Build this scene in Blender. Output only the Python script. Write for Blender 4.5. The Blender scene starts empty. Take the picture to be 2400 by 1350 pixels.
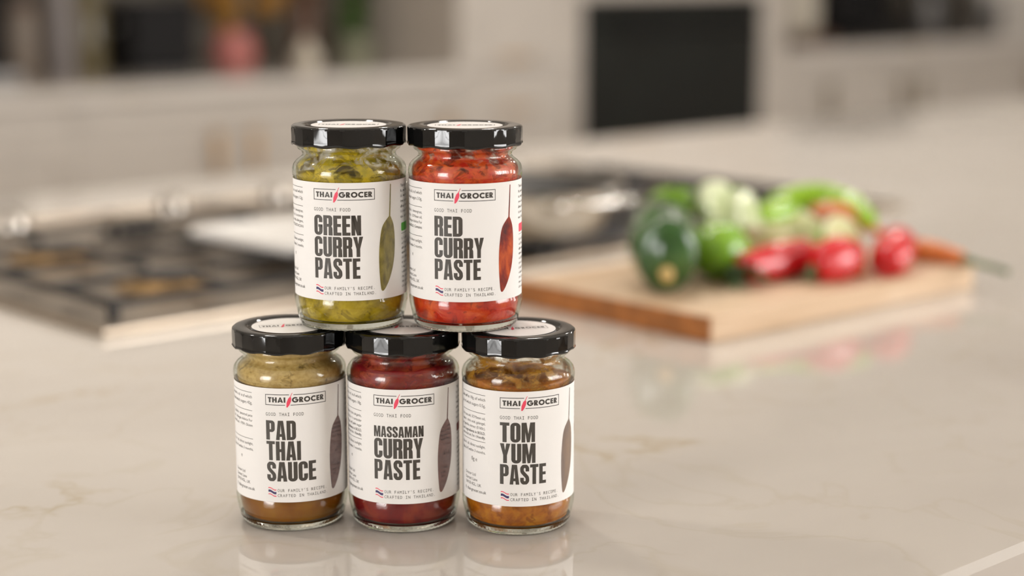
import bpy, bmesh, math, random
from mathutils import Vector, Matrix
random.seed(7)
sc = bpy.context.scene
COL = sc.collection
PI = math.pi

# ------------------------------------------------------------------ camera
CAM_H = 0.323
cd = bpy.data.cameras.new('camera')
cam = bpy.data.objects.new('camera', cd); COL.objects.link(cam)
cam.location = (0, 0, CAM_H)
cam.rotation_euler = (math.radians(90 - 10.5), 0, 0)
cd.sensor_width = 36.0
cd.lens = 36.0 * 4150 / 2400
cd.clip_start = 0.01
cd.dof.use_dof = True
cd.dof.focus_distance = 0.995
cd.dof.aperture_fstop = 2.7
sc.camera = cam

# ------------------------------------------------------------------ world, exposure
sc.view_settings.view_transform = 'Standard'
sc.view_settings.look = 'None'
sc.view_settings.gamma = 1.0
sc.view_settings.use_curve_mapping = False
sc.view_settings.exposure = 0.10
sc.cycles.use_denoising = True
sc.cycles.transparent_max_bounces = 32
sc.cycles.sample_clamp_indirect = 6.0
w = bpy.data.worlds.new('world'); sc.world = w; w.use_nodes = True
bg = w.node_tree.nodes['Background']
bg.inputs[0].default_value = (0.80, 0.88, 1.0, 1); bg.inputs[1].default_value = 1.0

PHI = math.radians(43)                      # the kitchen's long axis against the camera's x
CU, SU = math.cos(PHI), math.sin(PHI)
def K(u, v, z=0.0):                          # kitchen axes (along island, across island, up) to world
    return Vector((u * CU - v * SU, u * SU + v * CU, z))

def area(name, u, v, z, du, dv, dz, sx, sy, power, col):
    l = bpy.data.lights.new(name, 'AREA'); l.shape = 'RECTANGLE'; l.size = sx; l.size_y = sy
    l.energy = power; l.color = col
    o = bpy.data.objects.new(name, l); COL.objects.link(o)
    o.location = K(u, v, z)
    d = K(du, dv, dz)
    o.rotation_euler = d.to_track_quat('-Z', 'Y').to_euler()
    return o
# daylight behind the windows of the two end walls and of the wall behind the camera
area('daylight_end_door', -2.72, 0.62, 0.18, 1, 0, 0, 1.24, 2.00, 112, (1.0, 0.985, 0.965))
area('daylight_far_window', 8.92, -1.36, 0.35, -1, 0, 0, 1.02, 1.90, 60, (1.0, 0.985, 0.965))
area('daylight_garden_window', 3.5, -2.12, 0.80, 0, 1, 0, 3.00, 1.30, 155, (1.0, 0.98, 0.96))

# ------------------------------------------------------------------ helpers: materials
def new_mat(name):
    m = bpy.data.materials.new(name); m.use_nodes = True
    nt = m.node_tree
    b = nt.nodes['Principled BSDF']
    return m, nt, b
def setin(b, **k):
    names = dict(col='Base Color', rough='Roughness', metal='Metallic', spec='Specular IOR Level', trans='Transmission Weight',
                 ior='IOR', coat='Coat Weight', coatr='Coat Roughness', sss='Subsurface Weight', alpha='Alpha', sheen='Sheen Weight')
    for a, v in k.items():
        b.inputs[names[a]].default_value = (*v, 1) if a == 'col' else v
def coords(nt, scale=1.0, kind='Object'):
    t = nt.nodes.new('ShaderNodeTexCoord'); mp = nt.nodes.new('ShaderNodeMapping')
    nt.links.new(t.outputs[kind], mp.inputs[0])
    mp.inputs['Scale'].default_value = (scale,) * 3 if not isinstance(scale, tuple) else scale
    return mp.outputs[0]
def noise(nt, vec, scale, detail=4, rough=0.55, dist=0.0):
    n = nt.nodes.new('ShaderNodeTexNoise'); nt.links.new(vec, n.inputs['Vector'])
    n.inputs['Scale'].default_value = scale; n.inputs['Detail'].default_value = detail
    n.inputs['Roughness'].default_value = rough; n.inputs['Distortion'].default_value = dist
    return n.outputs[0]
def ramp(nt, fac, stops):
    r = nt.nodes.new('ShaderNodeValToRGB'); nt.links.new(fac, r.inputs[0])
    e = r.color_ramp.elements
    while len(e) < len(stops): e.new(0.5)
    for el, (p, c) in zip(e, stops):
        el.position = p; el.color = (*c, 1) if len(c) == 3 else c
    return r.outputs[0]
def mix(nt, fac, a, b):
    m = nt.nodes.new('ShaderNodeMix'); m.data_type = 'RGBA'
    if hasattr(fac, 'is_output'): nt.links.new(fac, m.inputs[0])
    else: m.inputs[0].default_value = fac
    for i, x in ((6, a), (7, b)):
        if hasattr(x, 'is_output'): nt.links.new(x, m.inputs[i])
        else: m.inputs[i].default_value = (*x, 1)
    return m.outputs[2]
def math_n(nt, op, a, b=0.0):
    m = nt.nodes.new('ShaderNodeMath'); m.operation = op
    for i, x in ((0, a), (1, b)):
        if hasattr(x, 'is_output'): nt.links.new(x, m.inputs[i])
        else: m.inputs[i].default_value = x
    return m.outputs[0]
def bump(nt, b, h, strength=0.3, dist=0.001):
    n = nt.nodes.new('ShaderNodeBump'); nt.links.new(h, n.inputs['Height'])
    n.inputs['Strength'].default_value = strength; n.inputs['Distance'].default_value = dist
    nt.links.new(n.outputs[0], b.inputs['Normal'])
def simple(name, col, rough=0.5, var=0.08, scale=30, **k):
    m, nt, b = new_mat(name)
    v = coords(nt); n = noise(nt, v, scale)
    c0 = tuple(max(0, c * (1 - var)) for c in col); c1 = tuple(min(1, c * (1 + var)) for c in col)
    nt.links.new(ramp(nt, n, [(0.3, c0), (0.7, c1)]), b.inputs['Base Color'])
    setin(b, rough=rough, **k)
    return m

# worktop: pale warm quartz with sparse ochre veins
def quartz(name):
    m, nt, b = new_mat(name)
    v = coords(nt)
    base = ramp(nt, noise(nt, v, 3.2, 5, 0.6, 0.6), [(0.25, (0.545, 0.498, 0.446)), (0.55, (0.600, 0.553, 0.500)), (0.8, (0.630, 0.583, 0.532))])
    n1 = noise(nt, v, 2.1, 6, 0.55, 0.9)
    d = math_n(nt, 'ABSOLUTE', math_n(nt, 'SUBTRACT', n1, 0.5))
    line = ramp(nt, d, [(0.0, (1, 1, 1)), (0.004, (0.55, 0.55, 0.55)), (0.012, (0, 0, 0))])
    mask = ramp(nt, noise(nt, v, 6.5, 3), [(0.50, (0, 0, 0)), (0.62, (1, 1, 1))])
    fac = math_n(nt, 'MULTIPLY', math_n(nt, 'MULTIPLY', line, mask), 0.5)
    n2 = noise(nt, v, 5.0, 5, 0.5, 1.4)
    d2 = math_n(nt, 'ABSOLUTE', math_n(nt, 'SUBTRACT', n2, 0.46))
    wide = math_n(nt, 'MULTIPLY', ramp(nt, d2, [(0.0, (1, 1, 1)), (0.02, (0, 0, 0))]), 0.16)
    c = mix(nt, wide, base, (0.44, 0.36, 0.22))
    c = mix(nt, fac, c, (0.40, 0.29, 0.11))
    nt.links.new(c, b.inputs['Base Color'])
    setin(b, rough=0.045, spec=0.45)
    return m
M = {}
M['quartz'] = quartz('pale_quartz')
M['cabinet'] = simple('greige_paint', (0.50, 0.448, 0.39), 0.45, 0.04, 8)
M['wall'] = simple('warm_white_wall', (0.68, 0.64, 0.585), 0.85, 0.03, 4)
M['splash'] = simple('taupe_splashback', (0.105, 0.088, 0.066), 0.45, 0.12, 7)
M['ceiling'] = simple('ceiling_white', (0.80, 0.78, 0.74), 0.9, 0.02, 4)
M['floor'] = simple('oak_floor', (0.22, 0.15, 0.09), 0.45, 0.2, 9)
M['frame'] = simple('window_frame_paint', (0.70, 0.68, 0.64), 0.4, 0.03, 12)
M['brass'] = simple('brushed_brass', (0.60, 0.36, 0.13), 0.4, 0.1, 60, metal=0.6)
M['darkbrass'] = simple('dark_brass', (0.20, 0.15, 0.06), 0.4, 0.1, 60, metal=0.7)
M['blackglass'] = simple('black_oven_glass', (0.006, 0.008, 0.007), 0.06, 0.3, 5, spec=0.35)
M['black'] = simple('black_plastic', (0.014, 0.013, 0.013), 0.55, 0.2, 30, spec=0.1)
M['castiron'] = simple('cast_iron', (0.016, 0.014, 0.013), 0.55, 0.3, 90)
M['steel'] = simple('stainless_steel', (0.50, 0.43, 0.35), 0.30, 0.06, 40, metal=1.0)
M['polished'] = simple('polished_steel', (0.72, 0.69, 0.64), 0.13, 0.04, 30, metal=1.0)
M['knobsteel'] = simple('satin_steel', (0.55, 0.50, 0.44), 0.30, 0.05, 40, metal=1.0)
M['pan_inside'] = simple('dark_nonstick', (0.03, 0.027, 0.024), 0.4, 0.2, 50)
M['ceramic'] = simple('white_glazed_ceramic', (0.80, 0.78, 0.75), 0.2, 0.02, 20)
M['tan_copper'] = simple('burner_brass', (0.42, 0.27, 0.12), 0.35, 0.15, 60, metal=0.7)
M['label'] = simple('label_paper', (0.885, 0.862, 0.838), 0.6, 0.01, 60, spec=0.2)
M['ink'] = simple('warm_black_ink', (0.052, 0.045, 0.038), 0.5, 0.08, 300)
M['ink_title'] = simple('faded_charcoal_ink', (0.066, 0.057, 0.047), 0.5, 0.08, 300)
M['ink_fine'] = simple('grey_fine_ink', (0.085, 0.075, 0.065), 0.5, 0.08, 300)
M['pink'] = simple('coral_pink_ink', (0.86, 0.075, 0.135), 0.45, 0.03, 100)
M['navy'] = simple('navy_ink', (0.045, 0.030, 0.13), 0.45, 0.03, 100)
M['badge_green'] = simple('green_badge_ink', (0.10, 0.42, 0.05), 0.45, 0.03, 100)
M['badge_maroon'] = simple('maroon_badge_ink', (0.20, 0.03, 0.03), 0.45, 0.03, 100)
M['lid'] = simple('black_lacquered_lid', (0.004, 0.004, 0.004), 0.07, 0.2, 40, spec=0.62)

def thin_glass(name):
    m = bpy.data.materials.new(name); m.use_nodes = True
    nt = m.node_tree; nt.nodes.clear()
    out = nt.nodes.new('ShaderNodeOutputMaterial')
    tr = nt.nodes.new('ShaderNodeBsdfTransparent'); gl = nt.nodes.new('ShaderNodeBsdfGlossy')
    gl.inputs['Roughness'].default_value = 0.03; gl.inputs['Color'].default_value = (1, 1, 1, 1)
    lw = nt.nodes.new('ShaderNodeLayerWeight'); lw.inputs['Blend'].default_value = 0.5
    p = math_n(nt, 'POWER', lw.outputs['Facing'], 4.0)
    f = math_n(nt, 'MINIMUM', math_n(nt, 'ADD', math_n(nt, 'MULTIPLY', p, 0.70), 0.026), 0.75)
    p2 = math_n(nt, 'POWER', lw.outputs['Facing'], 3.0)
    nt.links.new(mix(nt, p2, (0.975, 0.985, 0.97), (0.62, 0.68, 0.60)), tr.inputs['Color'])
    v = coords(nt); bp = nt.nodes.new('ShaderNodeBump'); bp.inputs['Strength'].default_value = 0.12; bp.inputs['Distance'].default_value = 0.0008
    nt.links.new(noise(nt, v, 130, 2), bp.inputs['Height']); nt.links.new(bp.outputs[0], gl.inputs['Normal'])
    ms = nt.nodes.new('ShaderNodeMixShader')
    nt.links.new(f, ms.inputs[0]); nt.links.new(tr.outputs[0], ms.inputs[1]); nt.links.new(gl.outputs[0], ms.inputs[2])
    nt.links.new(ms.outputs[0], out.inputs[0])
    return m
M['glass'] = thin_glass('clear_jar_glass')
def solid_glass(name):
    m, nt, b = new_mat(name)
    v = coords(nt)
    nt.links.new(ramp(nt, noise(nt, v, 40), [(0.3, (0.86, 0.93, 0.86)), (0.7, (0.92, 0.96, 0.91))]), b.inputs['Base Color'])
    setin(b, rough=0.02, trans=1.0, ior=1.5)
    return m
M['glass_base'] = solid_glass('thick_green_tinged_glass')

def paste(name, dark, mid, light, speck, rough=0.38, scale=95, speck_amt=0.6, coat=0.25, chunk=0.6):
    m, nt, b = new_mat(name)
    v = coords(nt)
    n = noise(nt, v, scale, 7, 0.62, 0.5)
    c = ramp(nt, n, [(0.30, dark), (0.48, mid), (0.70, light)])
    n2 = noise(nt, v, scale * 3.2, 3, 0.6)
    sp = ramp(nt, n2, [(0.60, (0, 0, 0)), (0.70, (1, 1, 1))])
    c = mix(nt, math_n(nt, 'MULTIPLY', sp, speck_amt), c, speck)
    n3 = noise(nt, v, scale * 0.9, 2, 0.5, 1.2)
    c = mix(nt, math_n(nt, 'MULTIPLY', ramp(nt, n3, [(0.62, (0, 0, 0)), (0.70, (1, 1, 1))]), chunk), c, dark)
    nt.links.new(c, b.inputs['Base Color'])
    setin(b, rough=rough, coat=coat, coatr=0.1, spec=0.25)
    bump(nt, b, n2, 0.35, 0.0008)
    return m
def residue(name, a_col, b_col, lo, hi, scale):
    m, nt, b = new_mat(name)
    v = coords(nt, (1, 1, 1.4))
    n = noise(nt, v, scale, 6, 0.65, 0.6)
    nt.links.new(ramp(nt, noise(nt, v, scale * 2.1, 4), [(0.35, a_col), (0.65, b_col)]), b.inputs['Base Color'])
    nt.links.new(ramp(nt, n, [(lo, (0, 0, 0)), (hi, (1, 1, 1))]), b.inputs['Alpha'])
    setin(b, rough=0.35)
    return m
def shaded_film(name, dark, mid, light, scale, stretch=(1, 1, 0.5), gradient=None):  # film colour holds the dimness of the contents behind the label
    m, nt, b = new_mat(name)
    v = coords(nt, stretch)
    c = ramp(nt, noise(nt, v, scale, 6, 0.6, 0.4), [(0.32, dark), (0.5, mid), (0.68, light)])
    nt.links.new(c, b.inputs['Base Color'])
    setin(b, rough=0.22, coat=0.5, coatr=0.08)
    return m

# ------------------------------------------------------------------ helpers: geometry
def obj(name, bm, mat, parent=None, smooth=False, loc=None, rotz=None):
    me = bpy.data.meshes.new(name); bm.to_mesh(me); bm.free()
    for mm in (mat if isinstance(mat, (list, tuple)) else [mat]): me.materials.append(mm)
    if smooth:
        me.shade_smooth() if hasattr(me, 'shade_smooth') else None
    o = bpy.data.objects.new(name, me); COL.objects.link(o)
    if parent: o.parent = parent
    if loc is not None: o.location = loc
    if rotz is not None: o.rotation_euler = (0, 0, rotz)
    return o
def smooth_angle(o, deg=35):
    me = o.data
    me.shade_smooth()
    bm = bmesh.new(); bm.from_mesh(me)
    for e in bm.edges:
        if len(e.link_faces) == 2 and e.calc_face_angle(0) > math.radians(deg): e.smooth = False
    bm.to_mesh(me); bm.free()
    return o
def tag(o, label, cat, group=None):
    o['label'] = label; o['category'] = cat
    if group: o['group'] = group
    return o
def struct(o):
    o['kind'] = 'structure'; return o
def thing(name, label, cat, loc=(0, 0, 0), rotz=0.0, group=None):
    o = bpy.data.objects.new(name, None); COL.objects.link(o)
    o.location = loc; o.rotation_euler = (0, 0, rotz); o.empty_display_size = 0.02
    return tag(o, label, cat, group)
def kthing(name, label, cat, u, v, z=0.0, rot=0.0, group=None):
    return thing(name, label, cat, K(u, v, z), PHI + rot, group)
def box(bm, x0, x1, y0, y1, z0, z1, bev=0.0, seg=2):
    vs = [bm.verts.new((x, y, z)) for x in (x0, x1) for y in (y0, y1) for z in (z0, z1)]
    F = [(0, 1, 3, 2), (4, 6, 7, 5), (0, 4, 5, 1), (2, 3, 7, 6), (0, 2, 6, 4), (1, 5, 7, 3)]
    fs = [bm.faces.new([vs[i] for i in f]) for f in F]
    if bev > 0:
        es = list({e for f in fs for e in f.edges})
        bmesh.ops.bevel(bm, geom=es, offset=bev, segments=seg, profile=0.5, affect='EDGES')
    return bm
def B(*a, **k): return box(bmesh.new(), *a, **k)
def lathe(bm, prof, n=64, rfun=None, close=False):
    rings = []
    for (r, z) in prof:
        if r < 1e-6: rings.append([bm.verts.new((0, 0, z))]); continue
        ring = []
        for i in range(n):
            t = 2 * PI * i / n
            rr = r * (rfun(t, r, z) if rfun else 1.0)
            ring.append(bm.verts.new((rr * math.cos(t), rr * math.sin(t), z)))
        rings.append(ring)
    pairs = list(zip(rings[:-1], rings[1:]))
    if close: pairs.append((rings[-1], rings[0]))
    for a, b in pairs:
        if len(a) == 1 and len(b) == 1: continue
        for i in range(n):
            j = (i + 1) % n
            if len(a) == 1: bm.faces.new((a[0], b[j], b[i]))
            elif len(b) == 1: bm.faces.new((a[i], a[j], b[0]))
            else: bm.faces.new((a[i], a[j], b[j], b[i]))
    bmesh.ops.recalc_face_normals(bm, faces=bm.faces)
    return bm
def tube(bm, pts, rad, n=14, caps=True, flat=1.0):
    pts = [Vector(p) for p in pts]
    rings = []; up = Vector((0, 0, 1))
    for i, p in enumerate(pts):
        t = (pts[min(i + 1, len(pts) - 1)] - pts[max(i - 1, 0)]).normalized()
        a = t.cross(up)
        if a.length < 1e-4: a = t.cross(Vector((1, 0, 0)))
        a.normalize(); b = a.cross(t)
        r = rad[i] if isinstance(rad, (list, tuple)) else rad
        rings.append([bm.verts.new(p + a * (r * math.cos(2 * PI * k / n)) + b * (r * flat * math.sin(2 * PI * k / n))) for k in range(n)])
    for a, b in zip(rings[:-1], rings[1:]):
        for k in range(n):
            j = (k + 1) % n
            bm.faces.new((a[k], a[j], b[j], b[k]))
    if caps:
        bm.faces.new(rings[0][::-1]); bm.faces.new(rings[-1])
    bmesh.ops.recalc_face_normals(bm, faces=bm.faces)
    return bm
def curve_pts(ctrl, n=20):                   # Catmull-Rom through control points
    c = [Vector(p) for p in ctrl]; c = [c[0] * 2 - c[1]] + c + [c[-1] * 2 - c[-2]]
    out = []; m = len(c) - 3
    for i in range(n + 1):
        s = min(i / n * m, m - 1e-6); k = int(s); t = s - k
        p0, p1, p2, p3 = c[k:k + 4]
        out.append(0.5 * ((2 * p1) + (p2 - p0) * t + (2 * p0 - 5 * p1 + 4 * p2 - p3) * t * t + (3 * p1 - p0 - 3 * p2 + p3) * t ** 3))
    return out

# ------------------------------------------------------------------ the room
FLOOR, CEIL = -0.90, 1.60
U0, U1, V0, V1 = -2.60, 8.80, -2.00, 4.72
struct(obj('floor', B(U0, U1, V0, V1, FLOOR - 0.05, FLOOR), M['floor'], rotz=PHI))
struct(obj('ceiling', B(U0, U1, V0, V1, CEIL, CEIL + 0.05), M['ceiling'], rotz=PHI))
struct(obj('wall_back', B(U0, U1, V1, V1 + 0.1, FLOOR, CEIL), M['wall'], rotz=PHI))
for k_, (a_, b_) in enumerate(((0.365, 3.60), (5.19, 7.42))):
    struct(obj('trim_%d' % (k_ + 1), B(a_, b_, V1 - 0.012, V1, 0.001, 0.36), M['splash'], rotz=PHI))
def wall_u(name, ua, ub, va, vb, za, zb):    # end wall with an opening
    bm = bmesh.new()
    box(bm, ua, ub, V0, va, FLOOR, CEIL); box(bm, ua, ub, vb, V1, FLOOR, CEIL)
    box(bm, ua, ub, va, vb, FLOOR, za); box(bm, ua, ub, va, vb, zb, CEIL)
    return struct(obj(name, bm, M['wall'], rotz=PHI))
wall_u('wall_left', U0 - 0.1, U0, 0.0, 1.24, -0.82, 1.18)
wall_u('wall_right', U1, U1 + 0.1, -1.87, -0.85, -0.60, 1.30)
bm = bmesh.new()
box(bm, U0, 2.0, V0 - 0.1, V0, FLOOR, CEIL); box(bm, 5.0, U1, V0 - 0.1, V0, FLOOR, CEIL)
box(bm, 2.0, 5.0, V0 - 0.1, V0, 1.45, CEIL); box(bm, 2.0, 5.0, V0 - 0.1, V0, FLOOR, 0.15)
struct(obj('wall_front', bm, M['wall'], rotz=PHI))
def window(name, axis, pos, a0, a1, z0, z1, na, nz, t=0.05):
    w_ = bpy.data.objects.new(name, None); COL.objects.link(w_); w_.rotation_euler = (0, 0, PHI); struct(w_)
    def bar(n, p0, p1, q0, q1):
        b_ = B(pos - 0.03, pos + 0.03, p0, p1, q0, q1) if axis == 'u' else B(p0, p1, pos - 0.03, pos + 0.03, q0, q1)
        obj(n, b_, M['frame'], w_)
    bar('window_frame', a0, a0 + t, z0, z1); bar('window_frame', a1 - t, a1, z0, z1)
    bar('window_frame', a0, a1, z0, z0 + t); bar('window_frame', a0, a1, z1 - t, z1)
    for i in range(1, na):
        x = a0 + (a1 - a0) * i / na; bar('glazing_bar', x - 0.014, x + 0.014, z0, z1)
    for i in range(1, nz):
        x = z0 + (z1 - z0) * i / nz; bar('glazing_bar', a0, a1, x - 0.014, x + 0.014)
window('door_1', 'u', U0 - 0.03, 0.0, 1.24, -0.82, 1.18, 4, 6)
window('window_1', 'u', U1 + 0.03, -1.87, -0.85, -0.60, 1.30, 2, 2)
window('window_2', 'v', V0 - 0.03, 2.0, 5.0, 0.15, 1.45, 4, 2)

# ceiling downlights
ORD = ('first', 'second', 'third', 'fourth', 'fifth')
for i, (u, v) in enumerate(((0.1, 2.0), (1.1, 2.0), (2.1, 2.0), (3.1, 2.0), (4.1, 2.0))):
    t = kthing('ceiling_downlight', 'round recessed ceiling downlight over the island, ' + ORD[i] + ' from the glazed door', 'light', u, v, CEIL, 0, 'ceiling downlights over the island')
    obj('trim_ring', lathe(bmesh.new(), [(0.082, 0.0), (0.10, 0.0), (0.10, -0.006), (0.082, -0.004)], 32, close=True), M['frame'], t)
    l = bpy.data.lights.new('downlight_lamp', 'AREA'); l.shape = 'DISK'; l.size = 0.16; l.energy = 9; l.color = (1.0, 0.93, 0.85)
    lo = bpy.data.objects.new('downlight_lamp', l); COL.objects.link(lo); lo.parent = t; lo.location = (0, 0, -0.008)

# ------------------------------------------------------------------ island
IU0, IU1, IV0, IV1 = -1.1, 4.5, 0.499, 2.26
bm = bmesh.new()
top = box(bm, IU0, IU1, IV0, IV1, -0.03, 0.0)
es = [e for e in bm.edges if all(abs(v.co.z) < 1e-6 for v in e.verts)]
bmesh.ops.bevel(bm, geom=es, offset=0.0042, segments=1, affect='EDGES')
tag(obj('island_worktop', bm, M['quartz'], rotz=PHI), 'pale veined quartz worktop of the kitchen island', 'worktop')
t = thing('island_cabinet', 'greige painted island base cabinet beneath the pale quartz worktop', 'cabinet', (0, 0, FLOOR), PHI)
obj('body', B(IU0 + 0.05, IU1 - 0.05, IV0 + 0.30, IV1 - 0.05, 0.10, 0.87), M['cabinet'], t)
obj('plinth', B(IU0 + 0.1, IU1 - 0.1, IV0 + 0.36, IV1 - 0.11, 0.0, 0.10), M['black'], t)
n = 8; wd = (IU1 - IU0 - 0.1) / n
for i in range(n):
    a = IU0 + 0.05 + i * wd
    obj('panel', B(a + 0.004, a + wd - 0.004, IV0 + 0.282, IV0 + 0.2995, 0.115, 0.865, bev=0.002), M['cabinet'], t)
    d = obj('door', B(a + 0.004, a + wd - 0.004, IV1 - 0.0495, IV1 - 0.032, 0.115, 0.865, bev=0.002), M['cabinet'], t)
    obj('handle', tube(bmesh.new(), [(a + wd - 0.06, IV1 - 0.008, 0.62), (a + wd - 0.06, IV1 - 0.008, 0.78)], 0.006, 10), M['brass'], d)

# ------------------------------------------------------------------ back run of units
def shaker(x0, x1, z0, z1, y, th=0.02, rail=0.055):
    bm = bmesh.new()
    box(bm, x0 + 0.002, x1 - 0.002, y - th * 0.6, y, z0 + 0.002, z1 - 0.002)
    for (a, b, c, d) in ((x0 + .002, x0 + rail, z0 + .002, z1 - .002), (x1 - rail, x1 - .002, z0 + .002, z1 - .002),
                         (x0 + rail, x1 - rail, z0 + .002, z0 + rail), (x0 + rail, x1 - rail, z1 - rail, z1 - .002)):
        if d - c > 0.01 and b - a > 0.01: box(bm, a, b, y - th, y - th * 0.55, c, d)
    return bm
def bar_handle(x0, z0, x1, z1, y, mat, parent, r=0.006, off=0.03):
    bm = bmesh.new()
    tube(bm, [(x0, y - off, z0), (x1, y - off, z1)], r, 10)
    for f in (0.12, 0.88):
        x = x0 + (x1 - x0) * f; z = z0 + (z1 - z0) * f
        tube(bm, [(x, y, z), (x, y - off, z)], r * 0.8, 8)
    return obj('handle', bm, mat, parent, smooth=True)
BV = 4.12                                     # carcass front; doors stand proud of it
def base_unit(u0, u1, doors, hmat, label, handles='pair', rail=True):
    t = thing('base_cabinet', label, 'cabinet', (0, 0, 0), PHI, 'base cabinets of the back run')
    obj('body', B(u0 + 0.001, u1 - 0.001, BV, V1 - 0.005, -0.80, -0.041), M['cabinet'], t)
    obj('plinth', B(u0 + 0.001, u1 - 0.001, BV + 0.06, BV + 0.08, -0.90, -0.80), M['black'], t)
    if rail: obj('top_rail', B(u0 + 0.002, u1 - 0.002, BV - 0.019, BV, -0.100, -0.044), M['cabinet'], t)
    dw = (u1 - u0) / doors
    for i in range(doors):
        a = u0 + i * dw
        d = obj('door', shaker(a, a + dw, -0.79, -0.106, BV), M['cabinet'], t)
        hx = (a + dw - 0.062) if (i % 2 == 0 and doors > 1) or doors == 1 else a + 0.062
        bar_handle(hx, -0.30, hx, -0.135, BV - 0.02, hmat, d, r=0.008)
base_unit(0.365, 1.325, 2, M['brass'], 'cream double-door base cabinet furthest left along the back run')
base_unit(1.325, 2.285, 2, M['brass'], 'cream double-door base cabinet at the left edge, under the black appliance')
base_unit(2.285, 3.245, 2, M['brass'], 'cream double-door base cabinet under the toaster, with paired brass bar handles')
base_unit(3.245, 3.60, 1, M['brass'], 'narrow cream base cabinet just left of the tall cabinet')
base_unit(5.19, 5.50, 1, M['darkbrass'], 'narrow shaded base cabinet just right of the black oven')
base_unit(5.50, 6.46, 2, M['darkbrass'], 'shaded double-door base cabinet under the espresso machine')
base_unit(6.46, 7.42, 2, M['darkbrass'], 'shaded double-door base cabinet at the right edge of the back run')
for (a, b, lab) in ((0.365, 3.60, 'pale quartz back worktop left of the tall cabinet'), (5.19, 7.42, 'pale quartz back worktop right of the black oven')):
    tag(obj('back_worktop', B(a, b, 4.075, V1 - 0.002, -0.040, 0.0, bev=0.003, seg=1), M['quartz'], rotz=PHI), lab, 'worktop')
# tall cabinet
t = thing('tall_cabinet', 'tall cream cabinet with brass pulls, left of the black oven', 'cabinet', (0, 0, 0), PHI)
obj('body', B(3.601, 4.119, BV, V1 - 0.005, -0.80, 1.45), M['cabinet'], t)
obj('plinth', B(3.601, 4.119, BV + 0.06, BV + 0.08, -0.90, -0.80), M['black'], t)
d = obj('door', shaker(3.60, 4.12, -0.012, 1.44, BV), M['cabinet'], t); bar_handle(3.76, 0.022, 3.90, 0.022, BV - 0.02, M['brass'], d)
for (za, zb) in ((-0.30, -0.018), (-0.55, -0.306), (-0.79, -0.556)):
    d = obj('drawer', shaker(3.60, 4.12, za, zb, BV, rail=0.04), M['cabinet'], t); bar_handle(3.76, (za + zb) / 2 + 0.02, 3.90, (za + zb) / 2 + 0.02, BV - 0.02, M['brass'], d)
# oven housing and oven
t = thing('oven_housing', 'cream tall housing framing the black built-in oven', 'cabinet', (0, 0, 0), PHI)
obj('side_panel', B(4.121, 4.136, BV - 0.02, V1 - 0.005, -0.80, 1.45), M['cabinet'], t)
obj('side_panel', B(5.045, 5.189, BV - 0.02, V1 - 0.005, -0.80, 1.45), M['cabinet'], t)
obj('back_panel', B(4.137, 5.044, V1 - 0.03, V1 - 0.006, -0.80, 1.45), M['cabinet'], t)
obj('shelf', B(4.137, 5.044, BV + 0.004, V1 - 0.031, 0.199, 0.215), M['cabinet'], t)
d = obj('door', shaker(4.137, 5.044, 0.199, 1.44, BV), M['cabinet'], t); bar_handle(4.3, 0.27, 4.5, 0.27, BV - 0.02, M['brass'], d)
obj('drawer', shaker(4.137, 5.044, -0.79, -0.56, BV), M['cabinet'], t)
obj('plinth', B(4.121, 5.189, BV + 0.06, BV + 0.08, -0.90, -0.80), M['black'], t)
t = thing('built_in_oven', 'wide black glass built-in oven between cream units', 'oven', (0, 0, 0), PHI)
obj('body', B(4.142, 5.04, BV, V1 - 0.04, -0.552, 0.195), M['black'], t)
d = obj('oven_door', B(4.140, 5.042, BV - 0.03, BV - 0.001, -0.552, 0.122, bev=0.003), M['blackglass'], t)
bar_handle(4.26, 0.086, 4.97, 0.086, BV - 0.03, M['black'], d, r=0.009, off=0.04)
cp = obj('control_panel', B(4.140, 5.042, BV - 0.03, BV - 0.001, 0.126, 0.193, bev=0.003), M['blackglass'], t)
for i in range(4):
    obj('knob', tube(bmesh.new(), [(4.35 + i * 0.17, BV - 0.030, 0.151), (4.35 + i * 0.17, BV - 0.048, 0.151)], 0.014, 16), M['black'], cp)

# ------------------------------------------------------------------ things on the back worktops
def lath_thing(name, label, cat, u, v, parts, z=0.0, n=32):
    t = kthing(name, label, cat, u, v, z)
    for (pn, prof, mat) in parts:
        smooth_angle(obj(pn, lathe(bmesh.new(), prof, n), mat, t), 40)
    return t
M['pinkvase'] = simple('rose_pink_glaze', (0.42, 0.13, 0.11), 0.4, 0.2, 18)
M['pinkvase2'] = simple('dusty_rose_glaze', (0.46, 0.30, 0.24), 0.4, 0.12, 18)
M['greyglass'] = simple('grey_mauve_ceramic', (0.185, 0.16, 0.15), 0.4, 0.1, 20)
M['olive'] = simple('olive_oil_glass', (0.115, 0.09, 0.04), 0.2, 0.12, 20)
M['taupe'] = simple('taupe_stoneware', (0.16, 0.125, 0.095), 0.5, 0.1, 20)
M['walnut'] = simple('walnut_wood', (0.085, 0.032, 0.010), 0.4, 0.3, 40)
M['amber'] = simple('dried_amber_petals', (0.30, 0.14, 0.015), 0.7, 0.3, 30)
M['leafgreen'] = simple('herb_leaf', (0.075, 0.17, 0.02), 0.5, 0.3, 40)
M['palegreen'] = simple('pale_sage_glaze', (0.20, 0.20, 0.13), 0.4, 0.1, 20)
M['cream'] = simple('cream_stoneware', (0.58, 0.52, 0.42), 0.4, 0.05, 20)
M['greymetal'] = simple('grey_metal', (0.20, 0.19, 0.18), 0.35, 0.1, 20, metal=0.6)
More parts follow.
